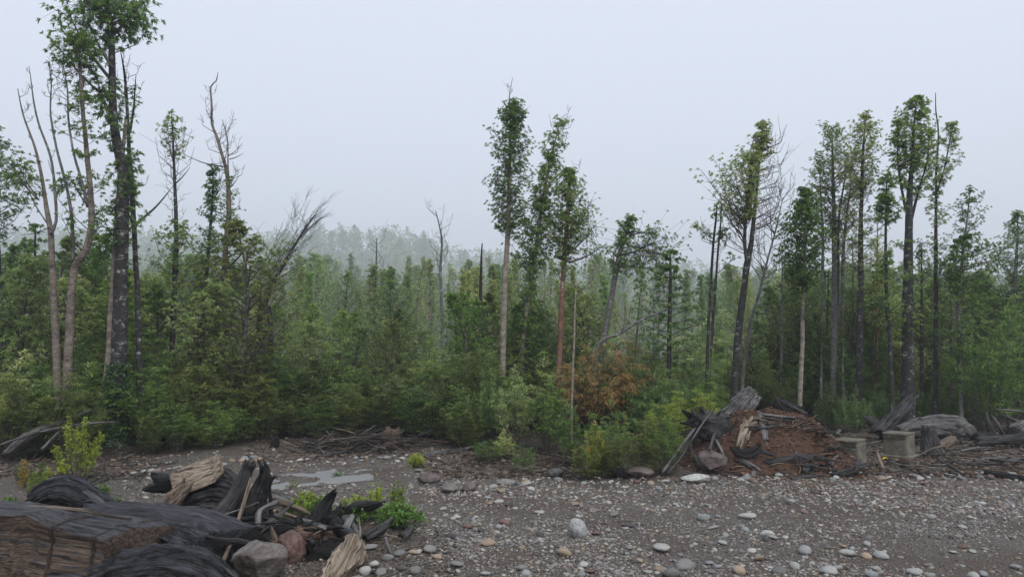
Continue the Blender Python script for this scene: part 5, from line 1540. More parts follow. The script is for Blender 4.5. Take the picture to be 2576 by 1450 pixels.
W_('mound_stump', 'weathered grey stump leaning on top of the red soil mound', [(1838, 1062, 84, 17.2), (1852, 1040, 66, 17.2), (1870, 1015, 56, 17.1), (1886, 998, 50, 17.1), (1898, 986, 42, 17.1)], 'grey', 'stump', seg=48, step=.04, ridge=.09, lump=.14, jag=(.06, .02), fis=.10, facet=.2)
rb = empty('root_ball', onm(1770, 1110), 'upturned tangle of black roots on the side of the mound', 'roots')
dR = float(rb.location[1])
rng = np.random.default_rng(71)
core = log_mesh('x', [P(1745, 1072, dR), P(1775, 1070, dR), P(1810, 1080, dR), P(1830, 1095, dR)], [.14, .26, .28, .14], 'char', 71, seg=22, ridge=.3, lump=.3)
solid('root_core', core, 'dgrey', parent=rb)
for q, pts in enumerate([[(1775, 1065, 16), (1745, 1050, 14), (1725, 1036, 10), (1716, 1030, 5)], [(1770, 1080, 14), (1740, 1082, 12), (1710, 1092, 8)], [(1775, 1060, 14), (1752, 1042, 12), (1740, 1028, 7)],
                         [(1790, 1060, 18), (1770, 1036, 16), (1762, 1024, 11)], [(1800, 1065, 12), (1825, 1050, 10), (1838, 1048, 5)], [(1810, 1085, 14), (1832, 1100, 12), (1838, 1112, 7)],
                         [(1780, 1078, 12), (1755, 1090, 10), (1730, 1104, 6)], [(1790, 1070, 10), (1760, 1075, 9), (1735, 1072, 5)], [(1795, 1090, 12), (1800, 1112, 10), (1806, 1130, 5)], [(1770, 1062, 10), (1740, 1066, 9), (1712, 1062, 5)],
                         [(1800, 1062, 12), (1815, 1062, 12), (1828, 1072, 8)], [(1775, 1085, 12), (1768, 1110, 9), (1775, 1135, 5)]]):
    w = [P(a, b_, dR + rng.normal(0, .15)) for a, b_, c in pts]; r = [c * mpp(dR) * .5 for a, b_, c in pts]
    solid('root', log_mesh('x', w, r, 'char', 80 + q, seg=10, ridge=.28, lump=.2), ['char', 'dgrey', 'wet'][q % 3], parent=rb)
for q in range(20):
    a0 = rng.uniform(0, 2 * pi); c0 = P(rng.uniform(1755, 1815), rng.uniform(1062, 1092), dR)
    dv = np.array([cos(a0), rng.normal(-.3, .5), sin(a0) * .8]); L0 = rng.uniform(.3, .75)
    w = [c0, c0 + dv * L0 * .5 + rng.normal(0, .05, 3), c0 + dv * L0 + rng.normal(0, .1, 3)]
    if w[2][2] < .1: continue
    solid('root', log_mesh('x', w, [.035, .022, .007], 'char', 120 + q, seg=8, ridge=.25), ['char', 'dgrey', 'wet'][q % 3], parent=rb)
for nm, lb_, pts, mt, cat, kw in [
    ('long_stick', 'thin pale stick rising diagonally from the root ball', [(1738, 1110, 5, 14.9), (1770, 1060, 4, 15.0), (1803, 1020, 2.5, 15.1)], 'grey', 'stick', dict(seg=6)),
    ('leaning_pole', 'long mossy pole leaning from the gravel up to the root ball', [(1666, 1185, 9, 14.3), (1705, 1135, 9, 14.6), (1745, 1078, 7, 15.0)], 'grey', 'pole', dict(seg=8)),
    ('leaning_pole', 'second thinner pole leaning beside the mossy one', [(1680, 1190, 6, 14.2), (1712, 1150, 6, 14.4), (1742, 1100, 5, 14.8)], 'dgrey', 'pole', dict(seg=8)),
    ('charred_plank', 'charred plank end propped behind the mound stump', [(1945, 1008, 30, 18.2), (1975, 1024, 34, 18.0), (2010, 1036, 30, 17.8)], 'char', 'plank', dict(seg=14, ridge=.1)),
    ('split_rail', 'split rail sloping down on the back of the mound', [(1968, 1010, 10, 17.6), (1995, 1024, 12, 17.4), (2030, 1042, 10, 17.2)], 'dgrey', 'plank', dict(seg=9)),
    ('propped_plank', 'grey plank standing on the bank behind the pale bark slab', [(1785, 1130, 9, 14.5), (1795, 1095, 9, 14.8), (1780, 1150, 7, 14.3)][:2] + [(1800, 1085, 6, 14.9)], 'dgrey', 'plank', dict(seg=8, ov=.4)),
]:
    W_(nm, lb_, pts, mt, cat, **kw)
for nm, lb_, pts, mt, cat, kw in [
    ('pale_slab', 'upright pale slab lying down the front of the mound', [(1914, 1038, 16), (1918, 1060, 18), (1922, 1085, 18), (1925, 1108, 14)], 'grey', 'plank', dict(ov=.45, seg=12, ridge=.1)),
    ('bark_slab', 'knotty pale decayed log sliding down the mound', [(1890, 1068, 34), (1880, 1085, 30), (1870, 1105, 26), (1860, 1128, 18)], 'pale', 'log', dict(seg=18, ridge=.3, lump=.25)),
    ('grey_plank', 'flat grey plank on the crest of the mound', [(1915, 1042, 10), (1950, 1048, 16), (2000, 1052, 12)], 'grey', 'plank', dict(ov=.5, seg=10)),
    ('grey_plank', 'lower grey plank along the crest of the mound', [(1930, 1053, 10), (1970, 1058, 12), (2020, 1062, 8)], 'dgrey', 'plank', dict(ov=.5, seg=10)),
    ('grey_splinter', 'thin grey splinter below the upright pale slab', [(1928, 1110, 8), (1936, 1128, 10), (1940, 1145, 5)], 'grey', 'splinter', dict(seg=8, ov=.5)),
    ('wood_block', 'small dark wood block lying on the mound front', [(1912, 1137, 14), (1930, 1141, 14), (1944, 1144, 10)], 'dgrey', 'wood', dict(seg=9, ov=.7)),
    ('charred_log', 'curved charred half log at the foot of the mound', [(1842, 1135, 14), (1870, 1148, 26), (1895, 1145, 30), (1908, 1132, 22)], 'char', 'log', dict(seg=16, ridge=.3)),
    ('grey_board', 'grey split board lying toward the gravel at the mound foot', [(1848, 1155, 14), (1875, 1168, 16), (1898, 1182, 10)], 'dgrey', 'plank', dict(seg=9, ov=.5)),
    ('grey_board', 'second grey board fanned out beside the first one', [(1870, 1158, 10), (1895, 1172, 14), (1916, 1186, 9)], 'grey', 'plank', dict(seg=9, ov=.5)),
    ('grey_board', 'short grey splintered board standing at the gravel line', [(1892, 1200, 14), (1896, 1190, 15), (1900, 1176, 8)], 'grey', 'plank', dict(seg=9, ov=.5)),
    ('long_root', 'long grey root lying along the foot of the mound', [(1925, 1165, 14), (1965, 1162, 18), (2010, 1158, 20), (2050, 1155, 18), (2085, 1160, 14), (2105, 1168, 8)], 'dgrey', 'root', dict(seg=14, ridge=.22)),
    ('long_root', 'upper grey root behind the long one', [(1950, 1152, 8), (2000, 1148, 10), (2060, 1146, 8)], 'dgrey', 'root', dict(seg=10)),
    ('bent_branch', 'grey bent branch with an upturned tip beside the left concrete box', [(2085, 1172, 16), (2120, 1160, 10), (2100, 1150, 9)][:1] + [(2095, 1160, 9), (2108, 1146, 8)], 'grey', 'branch', dict(seg=10)),
    ('dark_log', 'dark crooked log lying in front of the left concrete box', [(2085, 1196, 16), (2120, 1192, 20), (2155, 1182, 20), (2188, 1172, 16)], 'dgrey', 'log', dict(seg=14, ridge=.2)),
    ('stub_branch', 'short stub branch rising from the dark crooked log', [(2146, 1186, 14), (2158, 1170, 12), (2164, 1158, 7)], 'dgrey', 'branch', dict(seg=10, lift=1.2)),
    ('dark_log', 'dark log half buried at the gravel line left of the boxes', [(1990, 1205, 10), (2030, 1202, 14), (2070, 1198, 10)], 'dgrey', 'log', dict(seg=10)),
    ('root_knot', 'twisted root knot at the gravel line before the mound', [(2020, 1190, 18), (2035, 1178, 24), (2050, 1186, 16)], 'dgrey', 'root', dict(seg=12, ridge=.35)),
    ('flat_shard', 'flat dark shard resting on the right shoulder of the mound', [(2055, 1088, 8), (2078, 1087, 11), (2100, 1089, 6)], 'dgrey', 'wood', dict(ov=.4, seg=8)),
    ('orange_shard', 'orange brown bark shard on the mound', [(2060, 1100, 7), (2070, 1104, 9), (2082, 1106, 5)], 'rot', 'wood', dict(ov=.4, seg=8)),
    ('grey_board', 'grey board fragments at the shoulder of the mound by the left box', [(2105, 1098, 12), (2112, 1088, 14), (2118, 1078, 8)], 'grey', 'plank', dict(seg=9, ov=.5, lift=1)),
    ('mound_stick', 'thin stick lying on the upper face of the mound', [(1832, 1086, 4), (1850, 1085, 4), (1880, 1082, 3)], 'dgrey', 'stick', dict(seg=6)),
    ('mound_stick', 'thin stick lying across the middle of the mound', [(1828, 1140, 5), (1855, 1132, 5), (1890, 1122, 3)], 'dgrey', 'stick', dict(seg=6)),
    ('bank_plank', 'grey plank leaning down the side of the mound below the root ball', [(1800, 1108, 9), (1812, 1130, 10), (1826, 1160, 8), (1832, 1180, 5)], 'grey', 'plank', dict(seg=8, ov=.5, lift=1)),
    ('bank_plank', 'dark plank on the left flank of the mound', [(1738, 1130, 10), (1750, 1155, 12), (1762, 1182, 8)], 'dgrey', 'plank', dict(seg=8, ov=.5, lift=1)),
    ('bank_plank', 'thin dark plank next to the brown boulder', [(1758, 1160, 8), (1768, 1178, 9), (1778, 1196, 6)], 'dgrey', 'plank', dict(seg=8, ov=.5, lift=1)),
    ('flat_plank', 'dark flat splinter at the gravel line under the brown boulder', [(1700, 1196, 7), (1735, 1192, 9), (1765, 1190, 6)], 'dgrey', 'plank', dict(seg=8, ov=.5)),
    ('black_root', 'small black root stump standing at the gravel edge by the low boulder', [(1552, 1202, 40), (1553, 1182, 26), (1556, 1164, 12)], 'char', 'stump', dict(seg=12, ridge=.35, lift=.1)),
]:
    WM(nm, lb_, pts, mt, cat, **kw)
# right hand debris field
for nm, lb_, pts, mt, cat, kw in [
    ('leaning_log', 'thick charred log leaning steeply behind the right concrete box', [(2212, 1092, 44, 19.6), (2240, 1062, 40, 19.7), (2270, 1028, 36, 19.8), (2297, 998, 22, 19.9)], 'dgrey', 'log', dict(seg=22, ridge=.22, step=.07)),
    ('short_log', 'short dark log crossing the foot of the leaning charred log', [(2182, 1052, 20, 20.4), (2205, 1066, 28, 20.2), (2235, 1082, 26, 20)], 'dgrey', 'log', dict(seg=16, ridge=.2)),
    ('big_grey_log', 'big weathered grey log lying on its side with a dark hollow underneath', [(2262, 1086, 30, 19.2), (2300, 1078, 44, 19.2), (2350, 1074, 54, 19.2), (2400, 1076, 56, 19.2), (2430, 1086, 40, 19.1), (2448, 1098, 20, 19.0)], 'grey', 'log', dict(seg=44, ridge=.16, lump=.14, step=.05, fis=.16)),
    ('post_stump', 'grey post like stump standing right of the right concrete box', [(2352, 1160, 50, 17.3), (2345, 1130, 42, 17.4), (2338, 1100, 36, 17.5), (2335, 1076, 32, 17.5)], 'dgrey', 'stump', dict(seg=20, ridge=.16, jag=(.05, .06))),
    ('pointed_slab', 'pointed dark slab standing up past the end of the big grey log', [(2500, 1100, 30, 19.5), (2488, 1070, 24, 19.6), (2478, 1035, 8, 19.7)], 'dgrey', 'plank', dict(seg=12, ov=.5)),
    ('pointed_slab', 'second dark slab leaning on the pointed one', [(2530, 1095, 18, 19.4), (2512, 1068, 16, 19.5), (2495, 1044, 8, 19.6)], 'dgrey', 'plank', dict(seg=10, ov=.5)),
    ('tan_log', 'short split tan log end near the post stump', [(2362, 1124, 26, 18.2), (2382, 1112, 28, 18.3), (2398, 1102, 22, 18.4)], 'tan', 'log', dict(seg=14)),
    ('hollow_log', 'black hollow log end beside the big grey log', [(2460, 1100, 32, 18.9), (2485, 1103, 36, 18.8), (2500, 1106, 34, 18.7)], 'char', 'log', dict(seg=18, hollow=.08)),
    ('long_log', 'long dark log running out along the debris', [(2460, 1108, 22, 18.6), (2520, 1104, 26, 18.6), (2600, 1098, 28, 18.7), (2680, 1098, 22, 18.8)], 'dgrey', 'log', dict(seg=14)),
    ('silver_stump', 'smooth silvery stump at the end of the debris field', [(2545, 1095, 60, 19.4), (2580, 1078, 56, 19.5), (2620, 1070, 40, 19.6)], 'grey', 'stump', dict(seg=20, ridge=.08)),
    ('bare_branch', 'pale bare branch sticking out of the dark bushes', [(2505, 1030, 6, 20), (2550, 1032, 6, 19.8), (2610, 1040, 6, 19.6)], 'grey', 'branch', dict(seg=7)),
    ('bare_branch', 'lower pale bare branch below the first one', [(2520, 1042, 4, 20), (2560, 1056, 4, 19.8), (2610, 1072, 4, 19.6)], 'grey', 'branch', dict(seg=7)),
    ('bent_stick', 'pale stick lying between the tan log and the long dark log', [(2408, 1136, 5, 17.4), (2450, 1126, 6, 17.6), (2490, 1124, 5, 17.7)], 'grey', 'stick', dict(seg=7)),
]:
    W_(nm, lb_, pts, mt, cat, **kw)
for nm, lb_, pts, mt, cat, kw in [
    ('bark_plank', 'rust brown splintered plank on the gravel past the boxes', [(2425, 1188, 14), (2455, 1194, 18), (2485, 1202, 10)], 'rot', 'plank', dict(seg=12, ov=.5, ridge=.25)),
    ('dark_log', 'black charred log at the gravel line by the picture border', [(2475, 1190, 14), (2520, 1200, 22), (2580, 1208, 18)], 'char', 'log', dict(seg=14, ridge=.25)),
    ('long_stick', 'thin stick sloping down to the gravel beyond the post stump', [(2360, 1160, 7), (2395, 1178, 6), (2425, 1196, 4)], 'dgrey', 'stick', dict(seg=7, lift=1.5)),
    ('grey_log', 'low grey driftwood log in the debris beyond the post stump', [(2450, 1160, 12), (2510, 1158, 18), (2570, 1162, 14)], 'grey', 'log', dict(seg=12, ridge=.25)),
    ('small_plank', 'small plank on the soil before the slab of the right box', [(2300, 1178, 5), (2340, 1176, 6), (2380, 1180, 4)], 'grey', 'plank', dict(seg=7)),
    ('fallen_log', 'fallen grey log at the forest edge behind the cobble ring', [(1065, 1150, 12), (1110, 1142, 16), (1160, 1134, 14), (1185, 1128, 8)], 'grey', 'log', dict(seg=12)),
    ('thin_log', 'thin fallen pole rising toward the bamboo at the forest edge', [(1170, 1134, 8), (1205, 1122, 8), (1240, 1112, 6)], 'grey', 'pole', dict(seg=8, lift=1.5)),
]:
    WM(nm, lb_, pts, mt, cat, **kw)
# cut stump behind the brush pile
W_('cut_stump', 'old cut stump with reddish sides behind the brush pile', [(982, 1130, 58, 18.6), (984, 1108, 52, 18.6), (988, 1090, 46, 18.6), (990, 1080, 42, 18.6)], 'rot', 'stump', seg=22, ridge=.14, jag=(.05, .05))
W_('post_stump', 'small dark post stump at the far end of the brush pile', [(688, 1130, 22, 18.6), (690, 1112, 20, 18.6), (690, 1098, 18, 18.6)], 'char', 'stump', seg=12, ridge=.15)

# ---- brush pile: every stick an object of its own, sharing a few shapes
stick_me = []
for q in range(8):
    rg = np.random.default_rng(600 + q)
    w = [[-.5, 0, 0], [-.2, rg.normal(0, .05), rg.normal(0, .03)], [.15, rg.normal(0, .06), rg.normal(0, .03)], [.5, rg.normal(0, .05), 0]]
    mbq = log_mesh('x', w, [.020, .018, .014, .006], 'grey', q, seg=6, step=.16, ridge=.1, jag=(0, 0))
    stick_me.append(mbq.mesh('stick', WOOD[['dgrey', 'tan', 'grey', 'dgrey', 'rot', 'dgrey', 'tan', 'char'][q]], smooth=True, grain=True))
rng = np.random.default_rng(55)
def stick(x, y, z, L, th, rz, tilt, label, group, name='brush_stick'):
    k = int(rng.integers(8))
    th = min(th, 1.35) * .72
    o = link(name, stick_me[k], None, (x, y, z))
    o.rotation_euler = Euler((0, tilt, rz)); o.scale = (L, th, th)
    tone = ['dark grey', 'tan', 'pale grey', 'dark grey', 'rotten brown', 'dark grey', 'tan', 'charred'][k]
    size = 'long ' if L > .8 else 'short ' if L < .4 else ''
    lab = label.replace('thin grey brown ', 'thin ').replace('dark ', '') if 'stick' in label else label
    return tag(o, size + tone + ' ' + lab, 'stick', group)
pa, pb_ = G(690, 1148), G(1050, 1140)
for q in range(150):
    t = rng.beta(1.7, 1.5); c = pa * (1 - t) + pb_ * t
    hmax = .42 * sin(pi * min(1, max(0, t))) ** .7
    y = c[1] + rng.normal(1.0, .5); x = c[0] + rng.normal(0, .25)
    z = surf1(x, y) + .03 + rng.random() ** 1.4 * hmax * math.exp(-((y - c[1] - 1.0) / .8) ** 2)
    stick(x, y, z, rng.uniform(.5, 1.7), rng.uniform(.7, 1.7), rng.normal(0, .6) + (pi if rng.random() < .5 else 0), rng.normal(0, .22), 'thin grey brown stick in the brush pile at the far gravel edge', 'sticks of the brush pile')
for q in range(70):
    px, py = rng.uniform(1090, 1480), rng.uniform(1140, 1200); g = G(px, py)
    if py > 1150 + 50 * (px - 1090) / 390 + 10: continue
    stick(g[0], g[1], surf1(g[0], g[1]) + .03, rng.uniform(.3, 1.1), rng.uniform(.6, 1.4), rng.uniform(0, 6.28), rng.normal(0, .12), 'loose stick on the brown litter between brush pile and olive shrubs', 'sticks on the brown litter', 'litter_stick')
for q in range(130):
    px, py = rng.uniform(2080, 2620), rng.uniform(1100, 1196); g = onm(px, py)
    if any(abs(px - a) < 55 and abs(py - b_) < 20 for a, b_ in ((2140, 1160), (2265, 1145))): continue
    stick(g[0], g[1], surf1(g[0], g[1]) + .03 + rng.random() ** 3 * .12, rng.uniform(.3, 1.3), rng.uniform(.8, 2.4), rng.uniform(0, 6.28), rng.normal(0, .14), 'broken stick in the debris field around the concrete boxes', 'sticks of the debris field', 'debris_stick')
for q in range(60):
    px, py = rng.uniform(1700, 2090), rng.uniform(1140, 1198); g = onm(px, py)
    stick(g[0], g[1], g[2] + .03, rng.uniform(.2, .8), rng.uniform(.6, 1.6), rng.uniform(0, 6.28), rng.normal(0, .12), 'splinter scattered along the foot of the soil mound', 'splinters at the mound foot', 'wood_splinter')
for q in range(60):
    px, py = rng.uniform(1990, 2120), rng.uniform(1050, 1075); g = onm(rng.uniform(1900, 2130), rng.uniform(1050, 1080))
    stick(g[0], g[1], g[2] + .02, rng.uniform(.2, .7), rng.uniform(.6, 1.6), rng.normal(0, .5), rng.normal(0, .1), 'bark strip scattered along the crest of the soil mound', 'bark strips on the mound crest', 'bark_strip')
for q in range(60):
    px, py = rng.uniform(600, 920), rng.uniform(1330, 1420)
    g = P(px, py, rng.uniform(8.9, 9.5))
    stick(g[0], g[1], max(g[2], surf1(g[0], g[1]) + .02), rng.uniform(.2, .6), rng.uniform(.4, .9), rng.uniform(0, 6.28), rng.normal(0, .35), 'thin rootlet tangled in the foreground wood heap', 'rootlets in the foreground heap', 'rootlet')
for q in range(46):
    px, py = rng.uniform(880, 1150), rng.uniform(1330, 1446); g = G(px, py)
    stick(g[0], g[1], surf1(g[0], g[1]) + .012, rng.uniform(.1, .45), rng.uniform(.3, .7), rng.uniform(0, 6.28), rng.normal(0, .06), 'small twig on the bare soil right of the foreground heap', 'twigs on the foreground soil', 'twig')
for q in range(50):
    px, py = rng.uniform(-20, 420), rng.uniform(1148, 1210); g = G(px, py)
    stick(g[0], g[1], surf1(g[0], g[1]) + .02, rng.uniform(.3, 1.2), rng.uniform(.5, 1.2), rng.uniform(0, 6.28), rng.normal(0, .08), 'dead twig on the dark left bank near the lone spiry bush', 'twigs on the left bank', 'twig')

# ================================================================== CONCRETE BOXES
m, nt = newmat('concrete_weathered'); n = N(nt)
ob = n('ShaderNodeTexCoord').outputs['Object']
a = n.noise(ob, 5, 8, .65); bb = n.noise(n.vmul(ob, (30, 30, 5)), 1, 4); pit = n('ShaderNodeTexVoronoi', {'Vector': ob, 'Scale': 38.0})
col = n.ramp(a, [(.3, (.07, .064, .047)), (.5, (.125, .116, .088)), (.7, (.19, .18, .142))])
col = n.mix(n.math('MULTIPLY', n.ramp(bb, [(.5, (0, 0, 0)), (.75, (1, 1, 1))]), .4), col, (.07, .065, .05))
pm = n.ramp(pit.outputs['Distance'], [(.05, (1, 1, 1)), (.16, (0, 0, 0))])
col = n.mix(n.math('MULTIPLY', pm, .5), col, (.06, .055, .045))
b = bsdf(n, col, .85, bump=n.math('SUBTRACT', a, n.math('MULTIPLY', pm, .5)), strength=.5, dist=.02, spec=.25)
n.out(b.outputs[0]); M_CONC = m

def rough_box(cx, cy, cz, hx, hy, hz, rz, seed, amt=.006, div=10, taper=0.0):
    """box with worn edges"""
    mb = MB()
    g = np.linspace(-1, 1, div + 1)
    for ax in range(3):
        for sg in (-1, 1):
            a_, b_ = np.meshgrid(g, g, indexing='ij')
            q = np.zeros(a_.shape + (3,))
            q[..., ax] = sg; q[..., (ax + 1) % 3] = a_; q[..., (ax + 2) % 3] = b_
            q = q.reshape(-1, 3)
            i, j = np.meshgrid(np.arange(div), np.arange(div), indexing='ij')
            w = div + 1
            Q = np.stack([i * w + j, (i + 1) * w + j, (i + 1) * w + j + 1, i * w + j + 1], -1).reshape(-1, 4)
            if sg < 0: Q = Q[:, ::-1]
            # soften the edges a little
            near = np.sort(np.abs(q), 1)[:, 1]
            r = 1 - .025 * sstep(.86, 1, near)[:, None] * 1.0
            v = q * r * [hx, hy, hz]
            v[:, :2] *= (1 - taper * (v[:, 2:3] / hz))
            v = v + vnoise(q * 4.1 + seed, seed)[:, None] * amt * nrm(q)
            mb.add(v, Q)
    V = np.concatenate(mb.V)
    c, s = cos(rz), sin(rz)
    V = np.stack([V[:, 0] * c - V[:, 1] * s + cx, V[:, 0] * s + V[:, 1] * c + cy, V[:, 2] + cz], 1)
    # weld the six faces
    key = np.round(V, 4); uq, inv = np.unique(key, axis=0, return_inverse=True)
    inv = inv.ravel()
    out = MB(); out.add(uq, inv[np.concatenate(mb.Q)], grain=uq)
    return out

def conc_box(px, py_front, s, h, rz, label, slab):
    g = G(px, py_front); dcen = s * .70
    cx, cy = g[0] * (1 + dcen / g[1]), g[1] + dcen
    e = empty('concrete_box', (cx, cy, 0), label, 'concrete box', 'concrete boxes by the soil mound')
    z = 0.0
    def sub(name, mbq, mt=M_CONC):
        mbq.V = [v - np.array([cx, cy, 0]) for v in mbq.V]; mbq.GR = mbq.V
        o = link(name, mbq.mesh(name, mt, smooth=False, grain=True), e); return o
    if slab:
        sub('base_slab', rough_box(cx, cy, -.0, s * .5 + .10, s * .5 + .10, .085, rz, 3, .004, taper=.0)); z = .083
    sub('body', rough_box(cx, cy, z + h / 2 - .04, s / 2, s / 2, h / 2 + .04, rz, 5 + int(slab), .007, 14))
    ox, oy = cos(rz + pi) * .03, sin(rz + pi) * .03
    sub('lid', rough_box(cx + ox, cy + oy, z + h + .026, s / 2 + .035, s / 2 + .004, .024, rz, 9 + int(slab), .003))
    sub('lip', rough_box(cx + cos(rz + pi) * (s / 2 + .018), cy + sin(rz + pi) * (s / 2 + .018), z + h - .035, .016, s / 2 - .01, .032, rz, 11 + int(slab), .003, 6))
    return e
conc_box(2140, 1168, .50, .45, radians(45), 'square concrete box standing directly on the soil, worn lid', False)
conc_box(2264, 1156, .50, .44, radians(43), 'square concrete box standing on a thin concrete base slab', True)
# wooden stake and yellow scrap between them
mbx = loft([[P(2203, 1134, 15.7), P(2208, 1133, 15.7), P(2209, 1133, 15.76), P(2204, 1134, 15.76)], [P(2210, 1155, 15.4), P(2217, 1154, 15.4), P(2218, 1154, 15.46), P(2211, 1155, 15.46)], [P(2218, 1176, 15.2), P(2226, 1175, 15.2), P(2227, 1175, 15.26), P(2219, 1176, 15.26)]], .002, 4, 3, .06, ridge=.002)
solid('wooden_stake', mbx, 'tan', 'short leaning wooden stake between the two concrete boxes', 'stake')
m, nt = newmat('plastic_yellow'); n = N(nt)
b = bsdf(n, (.75, .52, .02), .4); n.out(b.outputs[0])
g = G(2228, 1156); rg = np.random.default_rng(3)
u = np.linspace(-1, 1, 9); a_, b2 = np.meshgrid(u, u, indexing='ij')
rr = 1 - .25 * (a_ ** 2 * b2 ** 2)
v = np.stack([a_ * .085 * rr, b2 * .05 * rr, .05 - .045 * a_ ** 2 + .012 * np.sin(b2 * 4 + a_ * 3)], -1).reshape(-1, 3)
i, j = np.meshgrid(np.arange(8), np.arange(8), indexing='ij')
Qs = np.stack([i * 9 + j, (i + 1) * 9 + j, (i + 1) * 9 + j + 1, i * 9 + j + 1], -1).reshape(-1, 4)
mbx = MB(); mbx.add(np.vstack([v, v - [0, 0, .006]]) + g, np.vstack([Qs, Qs[:, ::-1] + 81]))
solid('plastic_scrap', mbx, m, 'crumpled scrap of yellow plastic beside the base slab', 'plastic')
# ================================================================== STONES
def ico(sub):
    t = (1 + sqrt(5)) / 2
    V = nrm(np.array([[-1, t, 0], [1, t, 0], [-1, -t, 0], [1, -t, 0], [0, -1, t], [0, 1, t], [0, -1, -t], [0, 1, -t], [t, 0, -1], [t, 0, 1], [-t, 0, -1], [-t, 0, 1]], float))
    F = np.array([[0, 11, 5], [0, 5, 1], [0, 1, 7], [0, 7, 10], [0, 10, 11], [1, 5, 9], [5, 11, 4], [11, 10, 2], [10, 7, 6], [7, 1, 8], [3, 9, 4], [3, 4, 2], [3, 2, 6], [3, 6, 8], [3, 8, 9], [4, 9, 5], [2, 4, 11], [6, 2, 10], [8, 6, 7], [9, 8, 1]])
    for _ in range(sub):
        e = np.sort(np.concatenate([F[:, [0, 1]], F[:, [1, 2]], F[:, [2, 0]]]), 1)
        ue, inv = np.unique(e, axis=0, return_inverse=True)
        inv = inv.ravel() + len(V)
        V = np.vstack([V, nrm(V[ue[:, 0]] + V[ue[:, 1]])])
        n_ = len(F); a, b_, c = inv[:n_], inv[n_:2 * n_], inv[2 * n_:]
        F = np.concatenate([np.stack([F[:, 0], a, c], 1), np.stack([F[:, 1], b_, a], 1), np.stack([F[:, 2], c, b_], 1), np.stack([a, b_, c], 1)])
    return V, F
ICO = {k: ico(k) for k in (0, 1, 2, 3, 4)}

def rock_shape(seed, sub=3, planes=9, soft=.5, rough=.05, dmin=.62):
    V, F = ICO[sub]
    rg = np.random.default_rng(seed)
    nn = nrm(rg.normal(size=(planes, 3))); dd = rg.uniform(dmin, 1.0, planes)
    dt = V @ nn.T
    lim = np.where(dt > .05, dd[None] / np.maximum(dt, .05), 9)
    r = np.minimum(1.0, lim.min(1))
    r = soft + (1 - soft) * r if soft < 1 else np.ones(len(V))
    r = r * (1 + rough * fbm(V * 2.2 + seed, 4, seed, .55))
    return V * r[:, None], F

ST = {
    'pale':  mat_stone('stone_pale', (.22, .22, .205), (.33, .33, .31), (.45, .445, .42), 14),
    'grey':  mat_stone('stone_grey', (.095, .092, .088), (.17, .165, .157), (.255, .25, .24), 14),
    'blue':  mat_stone('stone_bluegrey', (.155, .16, .158), (.24, .248, .246), (.34, .345, .338), 14),
    'tan':   mat_stone('stone_tan', (.17, .125, .085), (.28, .215, .15), (.40, .32, .235), 14),
    'red':   mat_stone('stone_red', (.085, .05, .042), (.15, .09, .075), (.22, .15, .125), 14),
    'dark':  mat_stone('stone_dark', (.03, .03, .032), (.06, .06, .062), (.10, .10, .10), 14),
}
B_GREY = mat_stone('boulder_grey_brown', (.075, .062, .055), (.135, .118, .108), (.215, .195, .18), 4, .6, .8, 0)
B_RED = mat_stone('boulder_red_brown', (.06, .034, .028), (.125, .072, .06), (.20, .135, .115), 4, .6, .8, 0)
B_PURP = mat_stone('boulder_purple_brown', (.055, .042, .04), (.10, .078, .073), (.16, .128, .12), 4, .55, .6, 0)
B_MOSS = mat_stone('boulder_pale_green', (.16, .19, .14), (.28, .31, .26), (.42, .44, .39), 5, .65, .5, 0)

def boulder(name, label, x0, y0, x1, y1, mat, seed, depth=1.0, soft=.25, planes=12, rz=0.0, rough=.07, d=None, tilt=0.0, dmin=.6):
    """boulder filling the photo box x0..x1, y0..y1 and standing on the ground there"""
    g = G((x0 + x1) / 2, y1) if d is None else P((x0 + x1) / 2, y1, d)
    hw = (x1 - x0) * mpp(g[1]) * .5; hh = (y1 - y0) * mpp(g[1])
    V, F = rock_shape(seed, 4, planes, soft, rough, dmin)
    V = V * [hw, hw * depth, hh * .58]
    c, s = cos(tilt), sin(tilt)
    V = np.stack([V[:, 0] * c - V[:, 2] * s, V[:, 1], V[:, 0] * s + V[:, 2] * c], 1)
    c, s = cos(rz), sin(rz)
    V = np.stack([V[:, 0] * c - V[:, 1] * s, V[:, 0] * s + V[:, 1] * c, V[:, 2]], 1)
    cy = g[1] + hw * depth * .75
    z = surf1(g[0], cy)
    V[:, 2] += hh * .46
    mb = MB(); mb.add(V, None, F)
    o = link(name, mb.mesh(name, mat, smooth=False), None, (g[0] * cy / g[1], cy, z - .01))
    return tag(o, label, 'boulder')
boulder('boulder', 'angular grey brown boulder at the front of the wood heap', 583, 1352, 720, 1470, B_GREY, 4, .8, .0, 13, dmin=.5)
boulder('boulder', 'rounded reddish boulder wedged behind the grey brown one', 693, 1343, 772, 1418, B_RED, 12, .9, .4, 10)
boulder('boulder', 'brown wedge shaped boulder resting on the left foot of the mound', 1752, 1134, 1834, 1196, B_PURP, 26, .8, .0, 12, tilt=.35, dmin=.42)
boulder('boulder', 'low dark reddish boulder half buried at the gravel edge', 1572, 1176, 1645, 1202, B_PURP, 31, .8, .5, 9)
boulder('boulder', 'flat pale boulder at the gravel line below the brown wedge', 1712, 1194, 1790, 1214, ST['pale'], 35, .6, .5, 9)
boulder('boulder', 'dark grey boulder, left one of a close pair in the cobble ring', 1108, 1215, 1158, 1238, B_GREY, 41, .8, .4, 9)
boulder('boulder', 'brownish boulder, right one of a close pair in the cobble ring', 1160, 1212, 1198, 1236, B_PURP, 43, .8, .4, 9)
boulder('boulder', 'pale flat boulder at the gravel edge past the close pair', 1250, 1208, 1295, 1224, ST['grey'], 45, .7, .5, 9)
